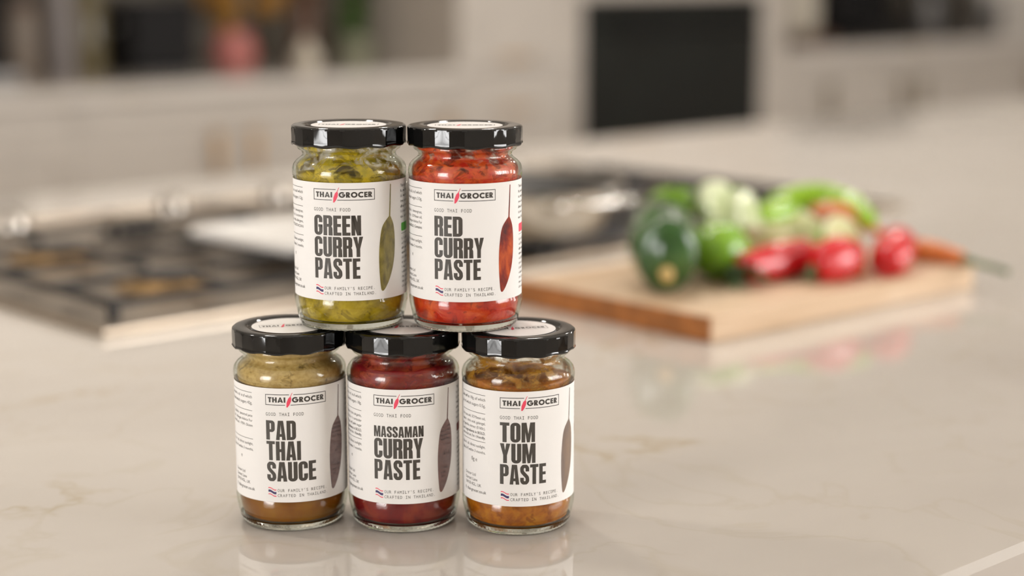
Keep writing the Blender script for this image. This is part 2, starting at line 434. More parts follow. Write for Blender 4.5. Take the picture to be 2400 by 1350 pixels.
# black coffee machine at the left frame edge
t = kthing('coffee_machine', 'black boxy appliance at the left edge of the back worktop', 'appliance', 2.17, 4.48)
obj('body', B(-0.13, 0.13, 0.0, 0.16, 0.0, 0.36, bev=0.012), M['black'], t)
obj('head', B(-0.13, 0.13, -0.10, 0.0, 0.24, 0.36, bev=0.012), M['black'], t)
obj('drip_tray', B(-0.12, 0.12, -0.11, -0.002, 0.0, 0.03, bev=0.006), M['greymetal'], t)
lath_thing('stoneware_jar', 'squat taupe stoneware jar beside the black appliance', 'jar', 2.372, 4.53, [
    ('body', [(0, 0), (0.05, 0), (0.055, 0.01), (0.055, 0.17), (0.045, 0.19), (0, 0.19)], M['taupe']), ('lid', [(0, 0.191), (0.048, 0.191), (0.048, 0.205), (0.012, 0.21), (0.012, 0.23), (0, 0.232)], M['walnut'])])
lath_thing('grey_bottle', 'slim grey-mauve bottle standing right of the taupe jar', 'bottle', 2.462, 4.47, [
    ('body', [(0, 0), (0.034, 0), (0.036, 0.01), (0.036, 0.24), (0.014, 0.29), (0.013, 0.34), (0, 0.34)], M['greyglass']), ('stopper', [(0, 0.341), (0.012, 0.341), (0.014, 0.37), (0, 0.372)], M['walnut'])])
lath_thing('oil_bottle', 'olive-brown oil bottle just left of the black toaster', 'bottle', 2.562, 4.50, [
    ('body', [(0, 0), (0.042, 0), (0.045, 0.01), (0.045, 0.20), (0.016, 0.27), (0.015, 0.31), (0, 0.31)], M['olive']), ('stopper', [(0, 0.311), (0.013, 0.311), (0.015, 0.335), (0, 0.337)], M['black'])])
t = kthing('toaster', 'black slab-sided toaster on the left back worktop', 'toaster', 2.745, 4.47)
obj('body', B(-0.105, 0.105, -0.09, 0.09, 0.012, 0.215, bev=0.02, seg=3), M['black'], t)
obj('base', B(-0.095, 0.095, -0.08, 0.08, 0.0, 0.012), M['castiron'], t)
for y in (-0.035, 0.035): obj('slot', B(-0.075, 0.075, y - 0.014, y + 0.014, 0.2145, 0.2165), M['greymetal'], t)
obj('lever', B(-0.125, -0.105, -0.02, 0.02, 0.13, 0.15, bev=0.004), M['greymetal'], t)
t = lath_thing('flower_vase', 'rose-pink vase holding dried amber flowers', 'vase', 3.03, 4.47, [
    ('body', [(0, 0), (0.045, 0), (0.062, 0.015), (0.068, 0.05), (0.060, 0.085), (0.050, 0.105), (0.052, 0.115), (0, 0.105)], M['pinkvase'])])
rnd = random.Random(3)
for i in range(14):
    a = rnd.uniform(0, 2 * PI); r = rnd.uniform(0.04, 0.15); h = rnd.uniform(0.14, 0.27)
    s = obj('flower_stem', tube(bmesh.new(), curve_pts([(0.02 * math.cos(a), 0.02 * math.sin(a), 0.10), (r * 0.5 * math.cos(a), r * 0.5 * math.sin(a), 0.10 + (h - 0.10) * 0.6), (r * math.cos(a), r * math.sin(a), h)], 6), 0.0025, 6), M['walnut'], t)
    bm = bmesh.new(); bmesh.ops.create_icosphere(bm, subdivisions=2, radius=0.032)
    for vv in bm.verts: vv.co *= rnd.uniform(0.7, 1.15)
    bmesh.ops.translate(bm, verts=bm.verts, vec=(r * math.cos(a), r * math.sin(a), h))
    obj('flower_head', bm, M['amber'], s)
lath_thing('bud_vase', 'small white bulb-shaped bud vase between pink vase and pepper mill', 'vase', 3.195, 4.33, [
    ('body', [(0, 0), (0.028, 0), (0.040, 0.014), (0.042, 0.036), (0.030, 0.060), (0.014, 0.076), (0.012, 0.088), (0.015, 0.094), (0, 0.09)], M['cream'])])
lath_thing('pepper_mill', 'tall dark walnut pepper mill beside the potted herb', 'mill', 3.315, 4.50, [
    ('body', [(0, 0), (0.05, 0), (0.052, 0.02), (0.036, 0.09), (0.044, 0.16), (0.034, 0.20), (0, 0.20)], M['walnut']), ('head', [(0, 0.201), (0.036, 0.201), (0.05, 0.24), (0.046, 0.28), (0.02, 0.30), (0, 0.305)], M['walnut'])])
t = lath_thing('potted_herb', 'leafy green herb in a pale sage pot', 'plant', 3.48, 4.46, [
    ('pot', [(0, 0), (0.05, 0), (0.062, 0.07), (0.062, 0.085), (0.055, 0.085), (0.05, 0.07), (0, 0.07)], M['palegreen'])])
def leaf_bm(L, W, curl=0.25, n=8):
    bm = bmesh.new(); rows = []
    for i in range(n + 1):
        s = i / n; wv = W * math.sin(PI * min(1, s * 0.93 + 0.05)) ** 0.8
        z = curl * L * math.sin(PI * s * 0.9)
        rows.append([bm.verts.new((x * wv, s * L, z - abs(x) * wv * -0.25)) for x in (-0.5, -0.25, 0, 0.25, 0.5)])
    for a, b in zip(rows[:-1], rows[1:]):
        for k in range(4): bm.faces.new((a[k], a[k + 1], b[k + 1], b[k]))
    g = bmesh.ops.solidify(bm, geom=bm.faces[:], thickness=0.0008)
    return bm
lm = None
for i in range(26):
    a = rnd.uniform(0, 2 * PI); h = rnd.uniform(0.08, 0.22)
    if lm is None:
        o = obj('leaf', leaf_bm(0.085, 0.05), M['leafgreen'], t, smooth=True); lm = o.data
    else:
        o = bpy.data.objects.new('leaf', lm); COL.objects.link(o); o.parent = t
    o.location = (0.02 * math.cos(a), 0.02 * math.sin(a), h); o.rotation_euler = (rnd.uniform(0.0, 0.9), 0, a)
obj('stem', tube(bmesh.new(), [(0, 0, 0.07), (0, 0, 0.24)], 0.006, 8), M['leafgreen'], t)
# right back worktop
t = kthing('wooden_trivet', 'round dark wooden trivet under the cream jug', 'trivet', 5.66, 4.36)
obj('disc', lathe(bmesh.new(), [(0, 0), (0.10, 0), (0.105, 0.01), (0.10, 0.035), (0, 0.035)], 32), M['walnut'], t)
lath_thing('cream_jug', 'cream stoneware jug standing on the dark wooden trivet', 'jug', 5.62, 4.38, [
    ('body', [(0, 0), (0.06, 0), (0.078, 0.03), (0.08, 0.12), (0.06, 0.20), (0.062, 0.22), (0, 0.21)], M['cream'])], z=0.036)
t = kthing('espresso_machine', 'large black espresso machine on the right back worktop', 'appliance', 6.22, 4.50)
obj('body', B(-0.21, 0.21, 0.0, 0.18, 0.0, 0.40, bev=0.012), M['black'], t)
obj('head', B(-0.21, 0.21, -0.14, 0.0, 0.26, 0.40, bev=0.012), M['black'], t)
obj('drip_tray', B(-0.20, 0.20, -0.16, -0.002, 0.0, 0.06, bev=0.008), M['black'], t)
obj('group_handle', tube(bmesh.new(), [(0, -0.05, 0.23), (0, -0.24, 0.22)], 0.014, 10), M['castiron'], t)
lath_thing('steel_canister', 'dull grey metal canister right of the espresso machine', 'canister', 6.56, 4.42, [
    ('body', [(0, 0), (0.06, 0), (0.062, 0.004), (0.062, 0.17), (0, 0.17)], M['greymetal']), ('lid', [(0, 0.171), (0.064, 0.171), (0.064, 0.19), (0.012, 0.195), (0.012, 0.215), (0, 0.216)], M['black'])])
t = kthing('kettle', 'squat black kettle at the right edge, behind the grey canister', 'kettle', 6.80, 4.52)
smooth_angle(obj('body', lathe(bmesh.new(), [(0, 0), (0.085, 0), (0.09, 0.01), (0.08, 0.13), (0.05, 0.19), (0, 0.2)], 32), M['black'], t), 40)
obj('spout', tube(bmesh.new(), curve_pts([(-0.07, 0, 0.08), (-0.12, 0, 0.13), (-0.14, 0, 0.18)], 6), 0.014, 10), M['black'], t)
obj('handle', tube(bmesh.new(), curve_pts([(0.05, 0, 0.18), (0.12, 0, 0.2), (0.12, 0, 0.08), (0.08, 0, 0.04)], 10), 0.01, 10), M['castiron'], t)
lath_thing('grey_crock', 'pale grey utensil crock at the far right of the back worktop', 'crock', 7.02, 4.42, [
    ('body', [(0, 0), (0.06, 0), (0.068, 0.01), (0.068, 0.17), (0.06, 0.17), (0.06, 0.02), (0, 0.02)], M['greymetal'])])

# ------------------------------------------------------------------ hob
HU0, HU1, HV0, HV1 = 0.765, 1.96, 1.34, 2.00
t = thing('gas_hob', 'wide stainless gas hob with black grates set in the island', 'hob', (0, 0, 0), PHI)
bm = bmesh.new()
box(bm, HU0, HU1, HV0, HV1, 0.0005, 0.004, bev=0.0015, seg=1)
obj('tray', bm, M['steel'], t)
bm = bmesh.new()
for (a, b, c, d) in ((HU0, HU1, HV0, HV0 + 0.012), (HU0, HU1, HV1 - 0.012, HV1), (HU0, HU0 + 0.012, HV0 + 0.012, HV1 - 0.012), (HU1 - 0.012, HU1, HV0 + 0.012, HV1 - 0.012)):
    box(bm, a, b, c, d, 0.004, 0.008, bev=0.001, seg=1)
obj('rim', bm, M['steel'], t)
burn = [(0.93, 1.50), (0.93, 1.72), (1.21, 1.50), (1.21, 1.72), (1.49, 1.61), (1.76, 1.50), (1.76, 1.72)]
for i, (u, v) in enumerate(burn):
    big = 1.35 if i == 4 else 1.0
    b_ = obj('burner', lathe(bmesh.new(), [(0, 0.0045), (0.052 * big, 0.0045), (0.050 * big, 0.009), (0.036 * big, 0.010), (0.034 * big, 0.014), (0, 0.014)], 28), M['tan_copper'], t, loc=(u, v, 0))
    obj('burner_cap', lathe(bmesh.new(), [(0, 0.0142), (0.034 * big, 0.0142), (0.035 * big, 0.017), (0.030 * big, 0.0185), (0, 0.019)], 28), M['castiron'], b_)
gr = [(0.80, 1.065), (1.075, 1.345), (1.355, 1.625), (1.635, 1.895)]
for (a, b) in gr:
    bm = bmesh.new(); z0, z1 = (0.0155 if a < 1.3 else 0.010), 0.022; c, d = 1.385, 1.835; wb = 0.0085; m_ = (a + b) / 2
    box(bm, a, b, c, c + wb, z0, z1); box(bm, a, b, d - wb, d, z0, z1)
    box(bm, a, a + wb, c + wb, d - wb, z0, z1); box(bm, b - wb, b, c + wb, d - wb, z0, z1)
    box(bm, a + wb, b - wb, 1.606, 1.614, z0, z1)
    for cy in (1.50, 1.72):
        for (x0, x1) in ((a + wb, m_ - 0.045), (m_ + 0.045, b - wb)): box(bm, x0, x1, cy - .004, cy + .004, z0, z1)
    for (y0, y1) in ((c + wb, 1.455), (1.545, 1.606), (1.614, 1.675), (1.765, d - wb)): box(bm, m_ - .004, m_ + .004, y0, y1, z0, z1)
    for (x, y) in ((a, c), (b - wb, c), (a, d - wb), (b - wb, d - wb)): box(bm, x, x + wb, y, y + wb, 0.0042, z0)
    obj('grate', bm, M['castiron'], t)
for u in (0.975, 1.192, 1.352, 1.56, 1.77):
    k_ = obj('knob', lathe(bmesh.new(), [(0, 0.0045), (0.024, 0.0045), (0.024, 0.008), (0.019, 0.010), (0.0175, 0.030), (0.015, 0.033), (0, 0.034)], 28), M['knobsteel'], t, loc=(u, 1.905, 0))
    smooth_angle(k_, 40)
    obj('knob_pointer', B(-0.0012, 0.0012, -0.015, -0.002, 0.0338, 0.0348), M['black'], k_)
# pan on the hob
t = kthing('saute_pan', 'shallow stainless saute pan on the hob behind the stacked jars', 'pan', 1.37, 1.475, 0.0222)
smooth_angle(obj('pan_body', lathe(bmesh.new(), [(0, 0), (0.108, 0), (0.114, 0.004), (0.128, 0.046), (0.134, 0.05), (0.134, 0.0515), (0.126, 0.049), (0.111, 0.0055), (0, 0.003)], 56), M['polished'], t), 30)
obj('pan_base_lining', lathe(bmesh.new(), [(0, 0.0035), (0.109, 0.0060), (0.1245, 0.0482), (0.1232, 0.0485), (0.108, 0.0072), (0, 0.0044)], 56), M['pan_inside'], t, smooth=True)
obj('loop_handle', tube(bmesh.new(), curve_pts([(0.05, 0.112, 0.036), (0.055, 0.15, 0.042), (0.0, 0.165, 0.044), (-0.055, 0.15, 0.042), (-0.05, 0.112, 0.036)], 16), 0.0045, 8), M['polished'], t, smooth=True)
obj('loop_handle', tube(bmesh.new(), curve_pts([(0.05, -0.112, 0.036), (0.055, -0.15, 0.042), (0.0, -0.165, 0.044), (-0.055, -0.15, 0.042), (-0.05, -0.112, 0.036)], 16), 0.0045, 8), M['polished'], t, smooth=True)
# white dish put in for a white patch on the hob
t = kthing('white_patch_dish', 'flat white dish put in for a white patch on the hob grate', 'dish', 1.135, 1.565, 0.0222, math.radians(2))
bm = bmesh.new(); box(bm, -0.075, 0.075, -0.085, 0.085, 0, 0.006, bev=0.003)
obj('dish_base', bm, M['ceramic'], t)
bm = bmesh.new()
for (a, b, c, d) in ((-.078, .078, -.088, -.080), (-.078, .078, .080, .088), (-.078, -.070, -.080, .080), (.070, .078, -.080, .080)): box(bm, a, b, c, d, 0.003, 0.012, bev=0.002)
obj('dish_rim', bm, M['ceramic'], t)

# ------------------------------------------------------------------ chopping board
def wood(name):
    m, nt, b = new_mat(name)
    v = coords(nt, (2.0, 26, 26))
    n = noise(nt, v, 3.0, 6, 0.6, 0.8)
    nt.links.new(ramp(nt, n, [(0.25, (0.50, 0.335, 0.195)), (0.5, (0.64, 0.455, 0.295)), (0.75, (0.72, 0.55, 0.39))]), b.inputs['Base Color'])
    setin(b, rough=0.5); bump(nt, b, n, 0.15, 0.0006)
    return m
M['wood'] = wood('chopping_board_beech')
M['shaded_endgrain'] = simple('shaded_end_grain_beech', (0.30, 0.105, 0.022), 0.6, 0.3, 60)  # end grain, with the shade of that side put into its colour
BR = math.radians(-1); BZ = 0.0235
t = kthing('chopping_board', 'thick wooden chopping board carrying peppers and greens', 'board', 1.135, 0.967, 0.0, BR)
for i in range(5):
    y0 = i * 0.05
    obj('plank', B(0.0, 0.392, y0, y0 + 0.0497, 0.0, BZ, bev=0.0018), M['wood'], t)
bm = B(-0.0022, -0.0001, 0.001, 0.249, 0.001, BZ - 0.001); obj('shaded_end_grain_face', bm, M['shaded_endgrain'], t)

# ------------------------------------------------------------------ vegetables on the board
def veg_mat(name, a, b_, scale=14, rough=0.22, coat=0.5):
    m, nt, b = new_mat(name); v = coords(nt)
    nt.links.new(ramp(nt, noise(nt, v, scale, 4), [(0.35, a), (0.65, b_)]), b.inputs['Base Color'])
    setin(b, rough=rough, coat=coat, coatr=0.06); return m
M['redpep'] = veg_mat('red_pepper_skin', (0.52, 0.005, 0.010), (0.70, 0.012, 0.020))
M['orange'] = veg_mat('orange_chilli_skin', (0.62, 0.13, 0.02), (0.74, 0.22, 0.05))
M['dkgreen'] = veg_mat('dark_green_skin', (0.016, 0.060, 0.010), (0.040, 0.125, 0.018), 30)
M['ltgreen'] = veg_mat('bright_green_skin', (0.24, 0.46, 0.008), (0.36, 0.60, 0.02), 25)
M['lime'] = veg_mat('lime_skin', (0.15, 0.36, 0.012), (0.27, 0.50, 0.025), 40)
M['limeflesh'] = veg_mat('lime_flesh', (0.58, 0.62, 0.22), (0.74, 0.74, 0.42), 60, 0.3, 0.5)
M['pith'] = veg_mat('lime_pith', (0.76, 0.76, 0.52), (0.82, 0.81, 0.62), 60, 0.5, 0.1)
M['stemtan'] = veg_mat('cut_stem', (0.55, 0.37, 0.13), (0.66, 0.48, 0.20), 60, 0.6, 0.0)
M['stemgreen'] = veg_mat('pepper_stem', (0.04, 0.085, 0.02), (0.085, 0.15, 0.035), 60, 0.5, 0.1)
M['basil'] = veg_mat('basil_leaf', (0.18, 0.40, 0.012), (0.32, 0.58, 0.04), 40, 0.25, 0.5)
M['herbdark'] = veg_mat('dark_herb_leaf', (0.030, 0.085, 0.012), (0.07, 0.15, 0.022), 40, 0.45, 0.1)
M['celery'] = veg_mat('pale_celery', (0.50, 0.60, 0.28), (0.72, 0.78, 0.52), 30, 0.3, 0.4)
def pepper(name, label, cat, ctrl, radii, mat, stem=None, flat=1.0, group=None, stem_r=0.004, mats=None):
    c0 = K(*ctrl[0]); t = thing(name, label, cat, (c0.x, c0.y, BZ), 0, group)
    pts = [K(*c) - Vector((c0.x, c0.y, BZ)) for c in ctrl]
    P_ = curve_pts(pts, 22)
    rr = []
    m = len(radii) - 1
    for i in range(23):
        s = i / 22 * m; k = min(int(s), m - 1); f = s - k; f = f * f * (3 - 2 * f)
        rr.append(radii[k] * (1 - f) + radii[k + 1] * f)
    zmin = min(p.z - r for p, r in zip(P_, rr))
    body = tube(bmesh.new(), P_, rr, 20, flat=flat)
    o = obj('body', body, mat, t, smooth=True)
    lift = 0.0
    if stem:
        sp = [K(*c) - Vector((c0.x, c0.y, BZ)) for c in stem]
        obj('stem', tube(bmesh.new(), curve_pts(sp, 8), [stem_r * 1.8, stem_r * 1.5] + [stem_r] * 7, 10), mats or M['stemgreen'], t, smooth=True)
    return t
# dark green courgette seen end on
pepper('courgette', 'dark green courgette with a pale cut stem end on the board', 'vegetable',
       [(1.170, 1.050, 0.0595), (1.178, 1.058, 0.0610), (1.206, 1.088, 0.0640), (1.240, 1.124, 0.0660), (1.262, 1.147, 0.0670)], [0.010, 0.0280, 0.0325, 0.029, 0.010], M['dkgreen'],
       stem=[(1.176, 1.057, 0.048), (1.170, 1.051, 0.0465), (1.162, 1.043, 0.0455)], stem_r=0.0065, mats=M['stemtan'], flat=1.22)
def sphere_thing(name, label, cat, u, v, r, mat, sx=1.0, sz=1.0, z=BZ, nip=True):
    t = kthing(name, label, cat, u, v, z)
    prof = [(0, 0.0)] + [(r * math.sin(a), r * sz - r * sz * math.cos(a)) for a in [PI * k / 18 for k in range(1, 18)]] + [(0, 2 * r * sz)]
    obj('body', lathe(bmesh.new(), prof, 28, rfun=lambda th, rr, zz: 1 + (sx - 1) * abs(math.cos(th))), mat, t, smooth=True)
    if nip: obj('nub', lathe(bmesh.new(), [(0, 2 * r * sz - 0.001), (0.004, 2 * r * sz - 0.0006), (0.003, 2 * r * sz + 0.002), (0, 2 * r * sz + 0.0025)], 12), M['stemgreen'], t)
    return t
sphere_thing('lime', 'whole bright green lime right of the dark courgette', 'lime', 1.278, 1.081, 0.0275, M['lime'], 1.1)
def half_lime(label, u, v, z, tilt, rz, r=0.024):
    t = kthing('lime_half', label, 'lime', u, v, z, 0, 'cut lime halves on the board'); t.rotation_euler = (tilt, 0, rz)
    obj('rind', lathe(bmesh.new(), [(0, -r)] + [(r * math.sin(a), -r * math.cos(a)) for a in [PI / 2 * k / 9 for k in range(1, 10)]], 28), M['lime'], t, smooth=True)
    obj('pith_ring', lathe(bmesh.new(), [(0, 0.0002), (r * 0.995, 0.0002), (r * 0.99, 0.0008), (0, 0.0008)], 28), M['pith'], t)
    for k in range(8):
        bm = bmesh.new(); a0, a1 = 2 * PI * k / 8 + 0.06, 2 * PI * (k + 1) / 8 - 0.06
        lo = [bm.verts.new((q * r * math.cos(a), q * r * math.sin(a), 0.0009)) for q, a in ((0.1, (a0 + a1) / 2), (0.86, a0), (0.9, (a0 + a1) / 2), (0.86, a1))]
        hi = [bm.verts.new((x.co.x, x.co.y, 0.0018)) for x in lo]
        bm.faces.new(hi); bm.faces.new(lo[::-1])
        for i in range(4): bm.faces.new((lo[i], lo[(i + 1) % 4], hi[(i + 1) % 4], hi[i]))
        obj('segment', bm, M['limeflesh'], t)
half_lime('halved lime facing forward, left of the other cut halves', 1.345, 1.078, 0.0475, math.radians(62), math.radians(-12), 0.026)
half_lime('halved lime lying highest, behind the red peppers', 1.396, 1.076, 0.0585, math.radians(52), math.radians(18), 0.024)
half_lime('halved lime tucked above the rounder red pepper', 1.410, 1.034, 0.0545, math.radians(58), math.radians(35), 0.025)
# red peppers
G = 'red peppers on the board'
pepper('red_pepper', 'long red pepper lying furthest left on the board', 'pepper',
       [(1.268, 1.046, 0.0385), (1.276, 1.046, 0.0390), (1.315, 1.043, 0.0410), (1.352, 1.040, 0.0425), (1.366, 1.040, 0.0425)], [0.004, 0.0145, 0.0185, 0.0175, 0.006], M['redpep'],
       stem=[(1.364, 1.040, 0.0425), (1.376, 1.042, 0.044), (1.386, 1.046, 0.047)], group=G)
pepper('red_pepper', 'plump red pepper in the middle with its green stem facing forward', 'pepper',
       [(1.328, 1.008, 0.0405), (1.334, 1.006, 0.0415), (1.356, 1.003, 0.0435), (1.378, 1.008, 0.0435), (1.392, 1.012, 0.041)], [0.005, 0.0190, 0.0220, 0.0195, 0.005], M['redpep'],
       stem=[(1.331, 1.008, 0.036), (1.322, 1.006, 0.033), (1.316, 1.003, 0.030)], group=G, stem_r=0.0045)
pepper('red_pepper', 'upright-leaning red pepper furthest right on the board', 'pepper',
       [(1.396, 0.976, 0.0375), (1.401, 0.977, 0.0390), (1.426, 0.988, 0.0430), (1.450, 1.000, 0.0470), (1.462, 1.006, 0.048)], [0.005, 0.0170, 0.0210, 0.0195, 0.006], M['redpep'],
       stem=[(1.460, 1.005, 0.048), (1.472, 1.011, 0.050), (1.482, 1.016, 0.054)], group=G)
pepper('orange_chilli', 'orange chilli draped over the cut limes', 'chilli',
       [(1.424, 1.085, 0.074), (1.438, 1.066, 0.074), (1.447, 1.044, 0.067), (1.456, 1.020, 0.055)], [0.007, 0.0105, 0.0095, 0.003], M['orange'],
       stem=[(1.426, 1.083, 0.074), (1.420, 1.092, 0.076), (1.414, 1.100, 0.080)], stem_r=0.0025)
pepper('orange_chilli', 'orange chilli at the right end with its stem over the board edge', 'chilli',
       [(1.486, 1.052, 0.0345), (1.497, 1.035, 0.0345), (1.509, 1.005, 0.0335), (1.514, 0.975, 0.031), (1.513, 0.962, 0.0295)], [0.004, 0.0115, 0.0120, 0.0085, 0.005], M['orange'],
       stem=[(1.513, 0.963, 0.0295), (1.511, 0.946, 0.0285), (1.508, 0.922, 0.0265), (1.503, 0.908, 0.0255)], stem_r=0.003)
pepper('orange_chilli', 'small orange chilli tip between the two plump red peppers', 'chilli',
       [(1.380, 0.992, 0.0300), (1.388, 1.000, 0.0302), (1.402, 1.014, 0.0305), (1.416, 1.030, 0.0305)], [0.003, 0.0078, 0.0085, 0.005], M['orange'],
       stem=[(1.414, 1.028, 0.0305), (1.420, 1.036, 0.031), (1.426, 1.043, 0.032)], stem_r=0.002)
pepper('green_chilli', 'long bright green chilli arching over the pile', 'chilli',
       [(1.398, 1.128, 0.066), (1.424, 1.122, 0.078), (1.452, 1.102, 0.0835), (1.462, 1.070, 0.080), (1.448, 1.036, 0.072), (1.436, 1.018, 0.066)], [0.008, 0.0145, 0.0150, 0.0135, 0.0095, 0.003], M['ltgreen'],
       stem=[(1.400, 1.128, 0.067), (1.388, 1.130, 0.062), (1.378, 1.133, 0.058)], stem_r=0.0025)
pepper('green_chilli', 'short green chilli lying flat behind the cut limes', 'chilli',
       [(1.352, 1.108, 0.062), (1.372, 1.104, 0.071), (1.396, 1.098, 0.074), (1.418, 1.090, 0.072)], [0.008, 0.0145, 0.0135, 0.004], M['ltgreen'],
       stem=[(1.354, 1.108, 0.063), (1.346, 1.110, 0.058), (1.340, 1.112, 0.052)], stem_r=0.0025)
# pale celery sticks and herbs
def stick(label, a, b, r):
    c0 = K(*a); t = thing('celery_stick', label, 'celery', (c0.x, c0.y, 0), 0, 'pale celery sticks')
    P_ = curve_pts([K(*a) - Vector((c0.x, c0.y, 0)), (K(*a) + K(*b)) * 0.5 - Vector((c0.x, c0.y, 0)) + Vector((0, 0, 0.004)), K(*b) - Vector((c0.x, c0.y, 0))], 10)
    obj('stalk', tube(bmesh.new(), P_, [r] * 11, 14, flat=0.7), M['celery'], t, smooth=True)
    obj('cut_end', tube(bmesh.new(), [P_[0] - (P_[1] - P_[0]).normalized() * 0.0012, P_[0]], r * 0.92, 14, flat=0.7), M['pith'], t)
stick('pale celery stick leaning up behind the whole lime', (1.300, 1.098, 0.044), (1.350, 1.150, 0.096), 0.017)
stick('pale celery stick lying lower beside the first cut lime', (1.322, 1.082, 0.064), (1.355, 1.120, 0.090), 0.014)
def bunch(name, label, cat, u, v, z, n, L, W, mat, seed, spread=0.03, up=(0.1, 0.9), group=None):
    r_ = random.Random(seed); t = kthing(name, label, cat, u, v, z, 0, group); me = None
    for i in range(n):
        if me is None: o = obj('leaf', leaf_bm(L, W, 0.3), mat, t, smooth=True); me = o.data
        else: o = bpy.data.objects.new('leaf', me); COL.objects.link(o); o.parent = t
        a = r_.uniform(0, 2 * PI)
        o.location = (r_.uniform(-spread, spread), r_.uniform(-spread * .6, spread * .6), 0.001 + r_.uniform(0, 0.012))
        o.rotation_euler = (r_.uniform(*up), r_.uniform(-0.3, 0.3), a); s = r_.uniform(0.75, 1.15); o.scale = (s, s, s)
    obj('stem', tube(bmesh.new(), curve_pts([(-spread, 0, 0.003), (0, 0.004, 0.005), (spread, 0, 0.003)], 6), 0.0022, 8), M['stemgreen'], t)
    return t
bunch('herb_sprig', 'dark leafy herb sprig lying in front of the whole lime', 'herb', 1.258, 1.040, BZ, 10, 0.024, 0.015, M['herbdark'], 5, 0.012, (0.0, 0.25))
bunch('basil_sprig', 'bright basil sprig rising behind the dark courgette', 'herb', 1.300, 1.152, BZ + 0.030, 9, 0.042, 0.028, M['basil'], 11, 0.014, (0.3, 1.1))
bunch('basil_sprig', 'leafy basil sprig topping the pile above the celery', 'herb', 1.322, 1.192, BZ + 0.036, 8, 0.042, 0.030, M['basil'], 12, 0.016, (0.2, 0.9))
bunch('basil_sprig', 'light green basil sprig behind the cut limes', 'herb', 1.372, 1.150, BZ + 0.030, 9, 0.036, 0.026, M['basil'], 13, 0.014, (0.2, 0.8))

# ------------------------------------------------------------------ lettering: a heavy condensed alphabet
W_, S_, T_ = 0.455, 0.190, 0.155
def arc(cx, cy, rx, ry, a0, a1, n=7):
    return [(cx + rx * math.cos(math.radians(a0 + (a1 - a0) * i / n)), cy + ry * math.sin(math.radians(a0 + (a1 - a0) * i / n))) for i in range(n + 1)]
def strip(o, i): return [[o[k], o[k + 1], i[k + 1], i[k]] for k in range(len(o) - 1)]
def cpath(w, y_top, y_bot, inset, r, s, t):   # from right terminal (y_top) round the left side to right terminal (y_bot)
    a = (inset * s); b = (inset * t); rr = r if not inset else max(r - s, 0.02); ry = r * 1.0 if not inset else max(r - t, 0.03)
    x0, x1, y0, y1 = a, w - a, b, 1 - b
    return [(x1, y_top)] + arc(x1 - rr, y1 - ry, rr, ry, 0, 90) + arc(x0 + rr, y1 - ry, rr, ry, 90, 180) + arc(x0 + rr, y0 + ry, rr, ry, 180, 270) + arc(x1 - rr, y0 + ry, rr, ry, 270, 360) + [(x1, y_bot)]
def rect(x0, y0, x1, y1): return [(x0, y0), (x1, y0), (x1, y1), (x0, y1)]
def bowl(x0, w, y0, y1, s, t, r):
    o = [(x0, y1)] + arc(w - r, y1 - r, r, r, 90, 0) + arc(w - r, y0 + r, r, r, 0, -90) + [(x0, y0)]
    ri = max(r - s, 0.02); rj = max(r - t, 0.02)
    i = [(x0, y1 - t)] + arc(w - s - ri, y1 - t - rj, ri, rj, 90, 0) + arc(w - s - ri, y0 + t + rj, ri, rj, 0, -90) + [(x0, y0 + t)]
    return strip(o, i)
